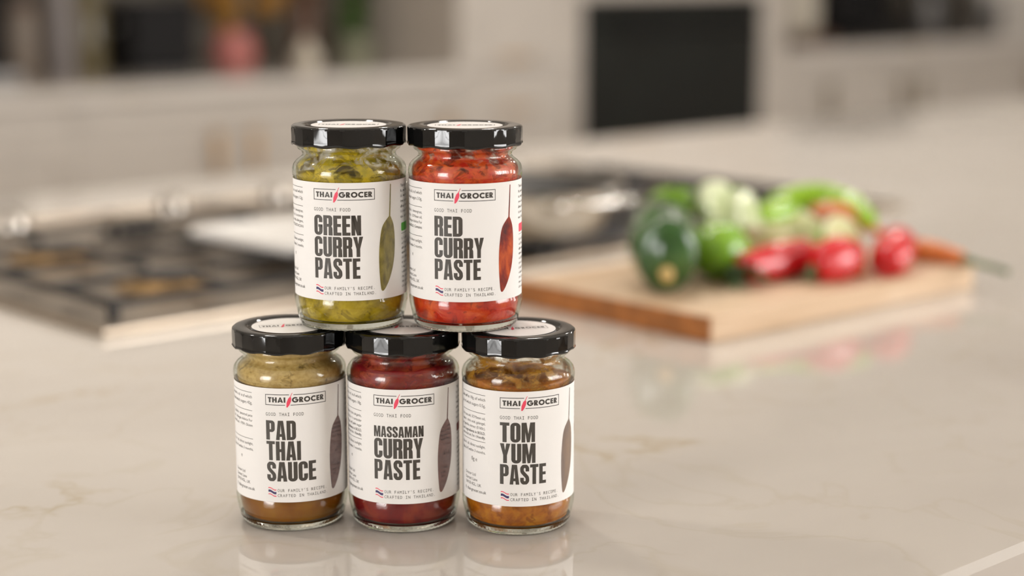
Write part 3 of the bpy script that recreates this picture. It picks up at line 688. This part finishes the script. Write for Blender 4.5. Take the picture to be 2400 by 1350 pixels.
def glyph(c, w=W_, s=S_, t=T_):
    r = 0.20
    if c == 'I': return [rect(0, 0, s, 1)], s
    if c == 'T': return [rect(0, 1 - t, w * 0.96, 1), rect(w * 0.48 - s / 2, 0, w * 0.48 + s / 2, 1 - t)], w * 0.96
    if c == 'H': return [rect(0, 0, s, 1), rect(w - s, 0, w, 1), rect(s, 0.44, w - s, 0.44 + t)], w
    if c == 'E': return [rect(0, 0, s, 1), rect(s, 1 - t, w * 0.83, 1), rect(s, 0, w * 0.83, t), rect(s, 0.435, w * 0.79, 0.435 + t * 0.95)], w * 0.83
    if c == 'N': return [rect(0, 0, s * .92, 1), rect(w - s * .92, 0, w, 1), [(0, 1), (s * 1.02, 1), (w, 0), (w - s * 1.02, 0)]], w
    if c == 'M':
        w = 0.62; return [rect(0, 0, s * .88, 1), rect(w - s * .88, 0, w, 1), [(0, 1), (0.225, 1), (0.31, 0.42), (0.395, 1), (0.62, 1), (0.52, 1), (0.375, 0), (0.245, 0), (0.10, 1)]], w
    if c == 'A':
        w = 0.49; q = w / 2; L = [(0, 0), (s * .96, 0), (q, 0.80), (q, 1), (0.115, 1)]
        return [L, [(w - x, y) for x, y in L][::-1], rect(0.13, 0.17, w - 0.13, 0.17 + t * 0.92)], w
    if c == 'Y': return [[(0, 1), (0.19, 1), (0.245, 0.64), (0.30, 1), (0.49, 1), (0.335, 0.40), (0.335, 0), (0.155, 0), (0.155, 0.40)]], 0.49
    if c == 'O': return strip(cpath(w, .5, .5, 0, r, s, t), cpath(w, .5, .5, 1, r, s, t)), w
    if c == 'C': return strip(cpath(w, .63, .37, 0, r, s, t), cpath(w, .63, .37, 1, r, s, t)), w
    if c == 'G': return strip(cpath(w, .64, .50, 0, r, s, t), cpath(w, .64, .50, 1, r, s, t)) + [rect(w * 0.5, 0.40, w, 0.53)], w
    if c == 'U':
        o = [(0, 1)] + arc(r, r, r, r, 180, 270) + arc(w - r, r, r, r, 270, 360) + [(w, 1)]
        ri = 0.035; i = [(s, 1)] + arc(s + ri, t + ri, ri, ri, 180, 270) + arc(w - s - ri, t + ri, ri, ri, 270, 360) + [(w - s, 1)]
        return strip(o, i), w
    if c == 'D': return [rect(0, 0, s, 1)] + bowl(s - 0.01, w, 0, 1, s, t, 0.18), w
    if c == 'P': return [rect(0, 0, s, 1)] + bowl(s - 0.01, w, 0.40, 1, s, t * 0.92, 0.17), w
    if c == 'R': return [rect(0, 0, s, 1)] + bowl(s - 0.01, w, 0.43, 1, s, t * 0.92, 0.15) + [[(w - s * 1.02, 0), (w + 0.01, 0), (w, 0.36), (w - 0.07, 0.52), (w - s, 0.50), (w - s, 0.40)]], w
    if c == 'S':
        h = s * 0.48
        cl = [(w - h, 0.655), (w - h, 0.74), (w - h - .005, 0.83), (w * .62, 0.915), (w * .38, 0.915), (h + .005, 0.83), (h, 0.74), (h + .02, 0.635), (w * .5, 0.50), (w - h - .02, 0.365), (w - h, 0.26), (w - h - .005, 0.17), (w * .62, 0.085), (w * .38, 0.085), (h + .005, 0.17), (h, 0.26), (h, 0.345)]
        pts = curve_pts([(x, y, 0) for x, y in cl], 56); o = []; i = []
        for k, p in enumerate(pts):
            d = (pts[min(k + 1, 56)] - pts[max(k - 1, 0)]).normalized(); nrm = Vector((-d.y, d.x, 0)) * h
            o.append(((p + nrm).x, min(1, max(0, (p + nrm).y)))); i.append(((p - nrm).x, min(1, max(0, (p - nrm).y))))
        return strip(o, i), w
    return [], 0.2
def ring(cx, cy, ro, ri, a0, a1, n=26):
    return strip([(cx + ro * math.cos(math.radians(a0 + (a1 - a0) * k / n)), cy + ro * math.sin(math.radians(a0 + (a1 - a0) * k / n))) for k in range(n + 1)],
                 [(cx + ri * math.cos(math.radians(a0 + (a1 - a0) * k / n)), cy + ri * math.sin(math.radians(a0 + (a1 - a0) * k / n))) for k in range(n + 1)])
def round_glyph(c, s=0.265):                  # wide geometric capitals of the brand mark
    if c == 'T': return [rect(0, 1 - s * .9, 0.62, 1), rect(0.31 - s / 2, 0, 0.31 + s / 2, 1 - s * .9)], 0.62
    if c == 'H': return [rect(0, 0, s, 1), rect(0.74 - s, 0, 0.74, 1), rect(s, 0.5 - s * .42, 0.74 - s, 0.5 + s * .42)], 0.74
    if c == 'A': return [[(0, 0), (s * 1.05, 0), (0.45, 0.72), (0.45, 1), (0.36, 1)], [(0.90, 0), (0.54, 1), (0.45, 1), (0.45, 0.72), (0.90 - s * 1.05, 0)], rect(0.25, 0.17, 0.65, 0.17 + s * .8)], 0.90
    if c == 'I': return [rect(0, 0, s, 1)], s
    if c == 'E': return [rect(0, 0, s, 1), rect(s, 1 - s * .88, 0.56, 1), rect(s, 0, 0.56, s * .88), rect(s, 0.5 - s * .42, 0.54, 0.5 + s * .42)], 0.56
    if c == 'R': return [rect(0, 0, s, 1)] + bowl(s - 0.01, 0.62, 0.40, 1, s, s * .8, 0.28) + [[(0.66 - s * 1.25, 0), (0.70, 0), (0.45, 0.46), (0.26, 0.42)]], 0.68
    if c == 'O': return ring(0.52, 0.5, 0.53, 0.53 - s, 0, 360), 1.04
    if c == 'C': return ring(0.52, 0.5, 0.53, 0.53 - s, 45, 315), 0.88
    if c == 'G': return ring(0.52, 0.5, 0.53, 0.53 - s, 42, 360) + [rect(0.52, 0.40, 1.04, 0.40 + s * .85)], 1.05
    return [], 0.3
def brand_polys(text, x, y, width, height, gap=0.10):
    pos = 0; out = []
    for c in text:
        g, gw = round_glyph(c); out += [[(px + pos, py) for px, py in poly] for poly in g]; pos += gw + gap
    k = width / (pos - gap)
    return [[(x + px * k, y + py * height) for px, py in poly] for poly in out]
def title_polys(text, x, y, width, height):   # y = baseline
    gap = 0.048; pos = 0; out = []
    for c in text:
        g, gw = glyph(c)
        out += [[(px + pos, py) for px, py in poly] for poly in g]; pos += gw + gap
    pos -= gap; k = width / pos
    return [[(x + px * k, y + py * height) for px, py in poly] for poly in out]
# small type: the built-in sans face turned into flat polygons
_cache = {}
def text_polys(text, bold=0.0):
    key = (text, bold)
    if key in _cache: return _cache[key]
    cu = bpy.data.curves.new('tmp', 'FONT'); cu.body = text; cu.size = 1.0; cu.offset = bold; cu.resolution_u = 3
    ob = bpy.data.objects.new('tmp', cu); COL.objects.link(ob)
    dg = bpy.context.evaluated_depsgraph_get()
    me = bpy.data.meshes.new_from_object(ob.evaluated_get(dg))
    vs = [(v.co.x, v.co.y) for v in me.vertices]
    ps = [[vs[i] for i in p.vertices] for p in me.polygons]
    bpy.data.objects.remove(ob); bpy.data.curves.remove(cu); bpy.data.meshes.remove(me)
    xs = [p[0] for p in vs] or [0]; 
    _cache[key] = (ps, min(xs), max(xs))
    return _cache[key]
CAP = 0.70
def text_line(text, x, y, cap, width=None, align='l', bold=0.0, condense=1.0):
    ps, a, b = text_polys(text, bold); k = cap / CAP
    kx = (width / (b - a)) if width else k * condense
    L = (b - a) * kx
    ox = x if align == 'l' else (x - L if align == 'r' else x - L / 2)
    return [[(ox + (px - a) * kx, y + py * k) for px, py in p] for p in ps]
def mono_line(text, x, y, cap, pitch):
    out = []
    for i, c in enumerate(text):
        if c == ' ': continue
        ps, a, b = text_polys(c); k = cap / CAP; wmax = pitch * 0.74
        kx = min(k, wmax / (b - a)) if c not in ".'I" else k
        cx = x + (i + 0.5) * pitch
        out += [[(cx + (px - (a + b) / 2) * kx, y + py * k) for px, py in p] for p in ps]
        if c == 'I':
            for yy in (0, cap - cap * 0.1): out.append(rect(cx - wmax * 0.42, y + yy, cx + wmax * 0.42, y + yy + cap * 0.1))
    return out
def word_bars(x0, x1, y, cap, seed):           # type too small and turned away to read
    r_ = random.Random(seed); out = []; x = x0
    while x < x1 - 0.6:
        w_ = min(r_.uniform(1.2, 4.2), x1 - x); k = x
        while k < x + w_ - 0.3:
            q_ = min(r_.uniform(0.35, 0.7), x + w_ - k); h_ = cap * (1.0 if r_.random() < 0.3 else 0.72)
            out += [rect(k, y, k + 0.2, y + h_), rect(k + 0.2, y + (h_ - 0.22) * r_.choice((0, 0.5, 1)), k + q_, y + (h_ - 0.22) * r_.choice((0, 0.5, 1)) + 0.22)]
            k += q_ + 0.22
        x += w_ + 0.75
    return [p for p in out if p[2][1] > p[0][1] + 1e-6 and p[1][0] > p[0][0] + 1e-6]
def frag_line(text, x, xl, y, cap, seed, bold=0.0):   # legible end of a line, the rest out of sight round the jar
    t_ = text_line(text, x, y, cap, None, 'r', bold); a_ = min(p[0] for q in t_ for p in q)
    return t_ + word_bars(xl, a_ - 0.7, y, cap, seed)
def frame_polys(x0, y0, x1, y1, t): return [rect(x0, y0, x1, y0 + t), rect(x0, y1 - t, x1, y1), rect(x0, y0 + t, x0 + t, y1 - t), rect(x1 - t, y0 + t, x1, y1 - t)]
def polys_bm(polys, mats=None):
    bm = bmesh.new()
    for k, p in enumerate(polys):
        q = []
        for pt in p:
            if not q or (abs(pt[0] - q[-1][0]) + abs(pt[1] - q[-1][1])) > 1e-9: q.append(pt)
        if len(q) > 2 and abs(q[0][0] - q[-1][0]) + abs(q[0][1] - q[-1][1]) < 1e-9: q.pop()
        if len(q) < 3: continue
        try:
            f = bm.faces.new([bm.verts.new((x, y, 0)) for x, y in q])
            if mats: f.material_index = mats[k]
        except ValueError: pass
    bmesh.ops.triangulate(bm, faces=bm.faces)
    return bm
LR = 0.03235                                  # label radius
def wrap(polys, lift=0.00005, mats=None, ang0=0.0, step=1.3):   # millimetres on the flat label -> round the jar
    bm = polys_bm(polys, mats)
    if not bm.verts: return bm
    xs = [v.co.x for v in bm.verts]; x = math.ceil(min(xs) / step) * step
    while x < max(xs):
        bmesh.ops.bisect_plane(bm, geom=bm.verts[:] + bm.edges[:] + bm.faces[:], plane_co=(x, 0, 0), plane_no=(1, 0, 0)); x += step
    R = LR + lift
    for v in bm.verts:
        a = v.co.x * 0.001 / LR * 0.957 + ang0; z = v.co.y * 0.001
        v.co = (R * math.sin(a), -R * math.cos(a), z)
    for f in bm.faces:
        c = f.calc_center_median(); f.normal_update()
        if f.normal.x * c.x + f.normal.y * c.y < 0: f.normal_flip()
    return bm
def chilli_outline(cx_top, y_top, y_body, y_tip, big=True):
    # window shape: long thin stem, body swelling to the left, pointed lower tip
    return None

# ------------------------------------------------------------------ jars
JH = 0.1155
LB, LT = 18.5, 85.3                            # label bottom and top, mm
def glass_profile():
    outer = [(0.0306, 0.0047), (0.0314, 0.0075), (0.0320, 0.0105), (0.0326, 0.0135), (0.0327, 0.0168), (0.0322, 0.0182), (0.0321, 0.05), (0.0321, 0.0858), (0.0325, 0.0868), (0.0327, 0.0888), (0.0326, 0.0908), (0.0318, 0.0932), (0.0301, 0.0952), (0.0282, 0.0966), (0.0270, 0.0977), (0.0267, 0.0988), (0.0269, 0.1000), (0.0278, 0.1011), (0.0292, 0.1018), (0.0297, 0.1028), (0.0294, 0.1042), (0.0290, 0.105), (0.0290, 0.1125)]
    inner = [(r - 0.0021, z) for r, z in outer[::-1]]
    inner[-1] = (0.0276, 0.0056)
    return outer + inner
def fill_profile(level, ri=0.0002):
    p = [(0, 0.0048), (0.0266, 0.0048), (0.0286, 0.0060), (0.0296, 0.0090), (0.0303, 0.0135), (0.0304, 0.0168), (0.0299, 0.0185), (0.0298, 0.05)]
    for r, z in ((0.0298, 0.0852), (0.0302, 0.0872), (0.0304, 0.0886), (0.0303, 0.0906), (0.0295, 0.0929), (0.0279, 0.0949), (0.0260, 0.0964), (0.0248, 0.0977)):
        if z < level - 0.0005: p.append((r, z))
    return p
RNG = random.Random(21)
def jar(name_label, cx, cy, z, yaw, content, title, resid, film, extra):
    t = thing('paste_jar', name_label, 'jar', (cx, cy, z), yaw, 'stacked paste jars')
    g = obj('glass_body', lathe(bmesh.new(), glass_profile(), 96, close=True), M['glass'], t, smooth=True)
    # thick base with a knurled heel
    base = [(0, 0.0014), (0.0225, 0.0014), (0.0250, 0.0), (0.0278, 0.0), (0.0291, 0.0010), (0.0301, 0.0026), (0.0306, 0.0046), (0.0288, 0.0045), (0.0262, 0.0045), (0, 0.0045)]
    bf = lambda th, r, zz: 1 + (0.0035 * math.sin(th * 72) if (zz < 0.0014 and r > 0.024) else 0.0)
    smooth_angle(obj('glass_base', lathe(bmesh.new(), base, 288, rfun=bf), M['glass_base'], t), 50)
    # contents
    level = content['level']
    prof = fill_profile(level)
    ph = RNG.uniform(0, 6); bm = bmesh.new(); lathe(bm, prof + [(prof[-1][0] * 0.985, level), (prof[-1][0] * 0.7, level + 0.0008), (0.010, level - 0.001), (0, level - 0.0005)], 96)
    for v in bm.verts:
        if v.co.z > prof[-1][1] - 0.002 and abs(v.co.x) + abs(v.co.y) > 0.01:
            a = math.atan2(v.co.y, v.co.x)
            v.co.z += content['wob'] * (math.sin(3 * a + ph) + 0.6 * math.sin(7 * a + 2 * ph) + 0.4 * math.sin(13 * a + ph))
    obj('contents', bm, content['mat'], t, smooth=True)
    if resid:
        rp = [(0.02995, 0.0848), (0.03035, 0.0872), (0.03050, 0.0888), (0.0304, 0.0907), (0.02955, 0.0930), (0.02795, 0.0949), (0.02605, 0.0964), (0.02485, 0.0976), (0.02455, 0.0988), (0.02475, 0.1001), (0.0256, 0.1012), (0.0270, 0.1019), (0.0275, 0.1029), (0.0272, 0.1043), (0.0268, 0.110)]
        o = obj('smeared_residue', lathe(bmesh.new(), rp, 96), resid, t, smooth=True)
    # lid
    NF = 24
    def facet(th, r, zz):
        if zz > JH - 0.0012 or r < 0.031: return 1.0
        d = (th % (2 * PI / NF)) - PI / NF
        return math.cos(PI / NF) / math.cos(d)
    lp = [(0.0292, 0.1052), (0.0318, 0.1043), (0.0328, 0.1046), (0.0331, 0.1053), (0.0328, 0.1060), (0.0328, 0.1068), (0.0329, 0.1138), (0.0326, 0.1147), (0.0318, 0.1153), (0.0308, 0.1155), (0.0246, 0.1155), (0.0238, 0.1152), (0.0234, 0.1149), (0, 0.1149)]
    bm = lathe(bmesh.new(), lp, NF * 6, rfun=facet)
    for v in bm.verts:
        if v.co.z < 0.1065: v.co.z += 0.0004 * math.cos(12 * math.atan2(v.co.y, v.co.x) + 1.0)
    lid = smooth_angle(obj('lid', bm, M['lid'], t), 40)
    bm = bmesh.new(); bm.from_mesh(lid.data)
    for e in bm.edges:
        d_ = e.verts[0].co - e.verts[1].co
        if abs(d_.z) > 0.8 * d_.length and len(e.link_faces) == 2 and e.calc_face_angle(0) > 0.12: e.smooth = False
    bm.to_mesh(lid.data); bm.free()
    # sticker on the lid with printed mark
    st = obj('lid_sticker', lathe(bmesh.new(), [(0, 0.11492), (0.0215, 0.11492), (0.0215, 0.11502), (0, 0.11502)], 64), M['label'], t)
    pm = []
    pm += brand_polys('THAI', -15.6, -1.6, 9.8, 3.4) + brand_polys('GROCER', -2.0, -1.6, 17.6, 3.4) + frame_polys(-17, -3.6, 17, 3.8, 0.28)
    def flat(polys):
        b_ = polys_bm(polys)
        for v in b_.verts: v.co = (v.co.x * 0.001, v.co.y * 0.001, 0.11508)
        return b_
    obj('sticker_print', flat(pm), M['ink'], st)
    obj('sticker_chilli', flat([[(-4.4, -4.6), (-3.2, -3.2), (-2.4, 0.4), (-2.6, 2.4), (-1.8, 5.0), (-2.2, 5.0), (-3.3, 2.4), (-4.3, -0.6), (-4.9, -4.2)]]), M['pink'], st)
    # label round the jar, open at the back
    half = 94.0
    bm = bmesh.new(); cols = []
    n = 90
    for i in range(n + 1):
        x = -half + 2 * half * i / n
        a = x * 0.001 / LR
        cols.append((bm.verts.new((LR * math.sin(a), -LR * math.cos(a), LB * .001)), bm.verts.new((LR * math.sin(a), -LR * math.cos(a), LT * .001))))
    for a, b in zip(cols[:-1], cols[1:]): bm.faces.new((a[0], b[0], b[1], a[1]))
    lab = obj('label', bm, M['label'], t, smooth=True)
    Y = lambda d: LT - d * (LT - LB) / 69.0     # d = mm below the label's top edge on a 69 mm label
    # brand mark
    bx0, bx1 = -18.8, 18.8; yb, yt = Y(10.1), Y(3.6); tk = 0.36; gx = -4.2
    logo = [rect(bx0, yb, gx - 2.6, yb + tk), rect(gx + 0.6, yb, bx1, yb + tk), rect(bx0, yt - tk, gx - 0.2, yt), rect(gx + 2.4, yt - tk, bx1, yt), rect(bx0, yb, bx0 + tk, yt), rect(bx1 - tk, yb, bx1, yt)]
    cap = 3.05; yl = (yb + yt) / 2 - cap / 2
    logo += brand_polys('THAI', -17.2, yl, 10.6, cap) + brand_polys('GROCER', -2.7, yl, 19.9, cap)
    obj('brand_mark', wrap(logo), M['ink'], lab)
    ch = [(-6.1, yb - 1.1), (-5.5, yb - 1.25), (-4.3, yb + 0.1), (-3.3, yb + 2.3), (-3.1, yb + 4.0), (-3.45, yb + 4.9), (-2.35, yt + 0.95), (-2.65, yt + 0.95), (-3.85, yb + 4.95), (-4.9, yb + 4.0), (-5.9, yb + 1.6)]
    obj('brand_chilli', wrap([ch]), M['pink'], lab)
    obj('tagline', wrap(mono_line('GOOD THAI FOOD', -19.0, Y(16.5), 1.95, 1.66)), M['ink_fine'], lab)
    tp = []
    for (txt, d0, d1, wd_) in title: tp += title_polys(txt, -18.8, Y(d1), wd_, Y(d0) - Y(d1))
    obj('title_lettering', wrap(tp), M['ink_title'], lab)
    # waving flag of three stripes
    fl = []; fm = []
    for (c_, h_, k_) in ((64.65, 0.55, 0), (62.75, 1.35, 1), (60.85, 0.55, 0)):
        pts = [(-18.3 + 5.0 * i / 10, Y(c_) - 0.55 * math.sin((i / 10 - 0.5) * PI * 1.1) + 0.18 * math.sin(i / 10 * 2 * PI)) for i in range(11)]
        for a, b in zip(pts[:-1], pts[1:]): fl.append([(a[0], a[1] - h_ / 2), (b[0], b[1] - h_ / 2), (b[0], b[1] + h_ / 2), (a[0], a[1] + h_ / 2)]); fm.append(k_)
    obj('flag_mark', wrap(fl, mats=fm), [M['pink'], M['navy']], lab)
    obj('recipe_line', wrap(mono_line("OUR FAMILY'S RECIPE.", -12.7, Y(62.6), 1.75, 1.56) + mono_line('CRAFTED IN THAILAND.', -12.7, Y(65.7), 1.75, 1.60)), M['ink_fine'], lab)
    # chilli-shaped opaque film, dim jar interior painted into its colour
    right = [(29.9, 20.6), (31.2, 22.8), (32.6, 26.0), (33.3, 30.0), (33.6, 35.0), (33.4, 41.0), (32.6, 47.0), (31.0, 52.5), (28.6, 58.0), (26.0, 62.2), (24.2, 64.2)]
    left = [(23.2, 64.4), (22.3, 63.0), (21.6, 57.0), (21.2, 50.0), (21.2, 42.0), (21.8, 35.0), (22.8, 29.0), (24.2, 25.4), (26.6, 22.6), (28.2, 21.2), (28.8, 20.6)]
    sm = [(p.x, Y(p.y)) for p in curve_pts([(x, y, 0) for x, y in right], 30)] + [(p.x, Y(p.y)) for p in curve_pts([(x, y, 0) for x, y in left], 30)]
    sm2 = [(28.8, Y(20.7)), (29.9, Y(20.7)), (30.4, Y(11.0)), (30.75, Y(1.9)), (30.05, Y(1.9)), (29.5, Y(11.0))]
    win = obj('shaded_chilli_film', wrap([sm, sm2], 0.00004), film, lab)
    if extra.get('see_through'):
        ln = []
        for d in (25.5, 28, 30.5, 33, 50.5, 53, 55.5, 58):
            ln += word_bars(23.6 if 27 < d < 56 else 25.2, 32.4 if d < 45 else 29.6 - (d - 50) * 0.5, Y(d), 1.2, int(d * 10))
        ln += word_bars(26.0, 31.5, Y(42), 2.4, 77)
        obj('window_shadow_text', wrap(ln, 0.00006), extra['see_through'], lab)
    # small print left of the title
    sp = []; xr = -28.5; xl = -52.0
    for d in (4.0, 15.0, 32.2): sp.append(rect(xl, Y(d), xr, Y(d) + 0.26))
    for d, s_ in zip((7.4, 11.0), extra['fat']): sp += frag_line(s_, xr, xl, Y(d), 1.75, int(d * 10))
    for d, s_ in zip((18.6, 21.6, 24.6, 27.6, 30.2), extra['ingr']): sp += frag_line(s_, xr, xl, Y(d), 1.55, int(d * 10), 0.012 if 'BOLD' in s_ or 'friendly' in s_ else 0)
    for d, s_ in zip((35.8, 39.2), ('direct sunlight.', 'within 3 months.')): sp += frag_line(s_, xr, xl, Y(d), 1.6, int(d * 10))
    sp += text_line(extra['wt'], -40.5, Y(44.5), 2.3)
    for d, s_, e_ in zip((53.8, 56.8, 59.8, 63.4), ('Grocer Ltd', 'Garratt Lane', 'SW18 4GL, UK', 'thai-grocer.co.uk'), (-36.5, -35.0, -31.8, -28.0)): sp += frag_line(s_, e_, -48.0, Y(d), 1.75, int(d * 10), 0.01 if 'co.uk' in s_ else 0)
    obj('small_print', wrap(sp), M['ink_fine'], lab)
    # story text right of the window
    rp_ = []
    rp_ += text_line('The', 40.6, Y(4.8), 1.7) + word_bars(44.2, 60, Y(4.8), 1.5, 5)
    for i in range(1, 7): rp_ += word_bars(40.6, 60, Y(4.8 + i * 3.05), 1.5, 40 + i)
    for i in range(11): rp_ += word_bars(41.5, 61, Y(36.2 + i * 2.85), 1.5, 60 + i)
    rp_.append(rect(41.2, Y(32.6), 62, Y(32.6) + 0.26))
    obj('story_text', wrap(rp_), M['ink_fine'], lab)
    bp = [(42.1 + 0.9 * math.cos(a), Y(28.6) + (1.5 if math.sin(a) > 0 else -1.5) + 0.9 * math.sin(a)) for a in [PI / 2 + PI * k / 8 for k in range(9)]] + [(58, Y(28.6) - 2.4), (58, Y(28.6) + 2.4)]
    obj('heat_badge', wrap([bp]), extra['badge'], lab)
    return t

P_green = paste('green_curry_paste', (0.20, 0.135, 0.004), (0.45, 0.315, 0.008), (0.60, 0.44, 0.030), (0.06, 0.028, 0.006), 0.45, 110, 0.5, 0.0)
P_red = paste('red_curry_paste', (0.22, 0.008, 0.006), (0.58, 0.030, 0.008), (0.78, 0.13, 0.022), (0.10, 0.005, 0.005), 0.42, 80, 0.5, 0.0)
P_pad = paste('pad_thai_sauce', (0.20, 0.060, 0.003), (0.27, 0.092, 0.004), (0.35, 0.150, 0.005), (0.21, 0.065, 0.004), 0.35, 28, 0.2, 0.0, 0.1)
P_mass = paste('massaman_paste', (0.110, 0.003, 0.007), (0.20, 0.006, 0.008), (0.34, 0.050, 0.016), (0.08, 0.003, 0.006), 0.38, 50, 0.4, 0.0)
P_tom = paste('tom_yum_paste', (0.24, 0.052, 0.002), (0.45, 0.135, 0.004), (0.58, 0.235, 0.015), (0.14, 0.028, 0.003), 0.45, 120, 0.5, 0.0)
R_green = residue('green_smear', (0.40, 0.31, 0.02), (0.66, 0.46, 0.012), 0.45, 0.57, 90)
R_red = residue('red_smear', (0.56, 0.020, 0.008), (0.76, 0.13, 0.02), 0.38, 0.52, 95)
R_pad = residue('pad_thai_froth', (0.46, 0.29, 0.085), (0.62, 0.43, 0.17), 0.20, 0.44, 160)
R_mass = residue('massaman_smear', (0.22, 0.005, 0.014), (0.42, 0.07, 0.02), 0.40, 0.60, 70)
R_tom = residue('tom_yum_smear', (0.36, 0.14, 0.012), (0.48, 0.24, 0.03), 0.48, 0.60, 85)
F_green = shaded_film('window_shaded_green', (0.11, 0.088, 0.010), (0.21, 0.165, 0.020), (0.29, 0.235, 0.040), 260)
F_red = shaded_film('window_shaded_red', (0.08, 0.008, 0.010), (0.27, 0.022, 0.008), (0.60, 0.095, 0.014), 120)
F_purple = shaded_film('window_purple_brown', (0.105, 0.055, 0.048), (0.145, 0.078, 0.068), (0.185, 0.100, 0.086), 120, (1, 1, 2.5))
F_purple2 = shaded_film('window_mulberry_brown', (0.115, 0.055, 0.046), (0.155, 0.075, 0.062), (0.205, 0.095, 0.080), 90, (1, 1, 1.5))
F_mauve = shaded_film('window_mauve_grey', (0.14, 0.10, 0.085), (0.20, 0.145, 0.12), (0.27, 0.175, 0.115), 60, (1, 1, 0.4))
M['shadow_ink'] = simple('see_through_print', (0.050, 0.026, 0.024), 0.5, 0.05, 100)
def look_yaw(cx, cy, deg):                     # yaw so that the label's mark sits DEG to the right of the line of sight
    return math.atan2(-cx, cy) * -1 * -1 + math.radians(deg)
jar('pad thai sauce jar with amber-brown sauce, bottom row left', -0.1291, 1.0035, 0.0, look_yaw(-0.1291, 1.0035, 5.9), dict(mat=P_pad, level=0.0895, wob=0.0002),
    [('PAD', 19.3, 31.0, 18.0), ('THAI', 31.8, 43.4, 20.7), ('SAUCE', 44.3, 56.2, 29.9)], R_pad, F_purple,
    dict(see_through=M['shadow_ink'], fat=('of which', 'of which sugars 42g,'), ingr=('tamarind juice', 'Allergen Advice For', 'FISH. Gluten'), wt='e', badge=M['badge_maroon']))
jar('massaman curry paste jar with dark red paste, bottom row middle', -0.0631, 1.0003, 0.0, look_yaw(-0.0631, 1.0003, 0.5), dict(mat=P_mass, level=0.0950, wob=0.0004),
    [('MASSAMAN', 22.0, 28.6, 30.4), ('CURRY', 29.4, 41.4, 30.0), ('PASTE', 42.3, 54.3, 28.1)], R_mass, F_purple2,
    dict(see_through=M['shadow_ink'], fat=('of which', 'of which sugars 18g,'), ingr=('garlic,', 'coriander', 'palm sugar', 'ingredients in BOLD.', 'friendly.'), wt='e', badge=M['badge_maroon']))
jar('tom yum paste jar with orange-brown paste, bottom row right', 0.0036, 0.9957, 0.0, look_yaw(0.0036, 0.9957, 13.3), dict(mat=P_tom, level=0.0878, wob=0.0007),
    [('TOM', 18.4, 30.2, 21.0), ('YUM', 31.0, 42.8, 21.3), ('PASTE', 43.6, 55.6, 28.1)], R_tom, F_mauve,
    dict(fat=('Fat 18g, of which', 'of which sugars 0.5g,'), ingr=('sea salt, SOYbean oil,', 'citric acid, galangal,', 'paprika extract (E160c).', 'ingredients in BOLD.', 'friendly.'), wt='0g e', badge=M['badge_maroon']))
jar('green curry paste jar, left one on top of the stack', -0.0934, 1.0120, JH, look_yaw(-0.0934, 1.0120, -6.4), dict(mat=P_green, level=0.0878, wob=0.0008),
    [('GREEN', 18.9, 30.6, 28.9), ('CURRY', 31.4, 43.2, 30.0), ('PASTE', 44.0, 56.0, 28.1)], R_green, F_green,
    dict(fat=('of which', 'of which sugars 1.2g,'), ingr=('lemongrass,', 'shrimp', 'allergens,', 'CRUSTACEAN'), wt='e', badge=M['badge_green']))
jar('red curry paste jar, right one on top of the stack', -0.0268, 1.0080, JH, look_yaw(-0.0268, 1.0080, -0.5), dict(mat=P_red, level=0.0895, wob=0.0007),
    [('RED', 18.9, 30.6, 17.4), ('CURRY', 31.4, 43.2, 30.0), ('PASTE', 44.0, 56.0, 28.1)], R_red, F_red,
    dict(fat=('of which', 'of which sugars 3.0g,'), ingr=('lemongrass,', 'SOYbean oil,', 'Allergen Advice For', 'in BOLD. Contains:'), wt='e', badge=M['pink']))
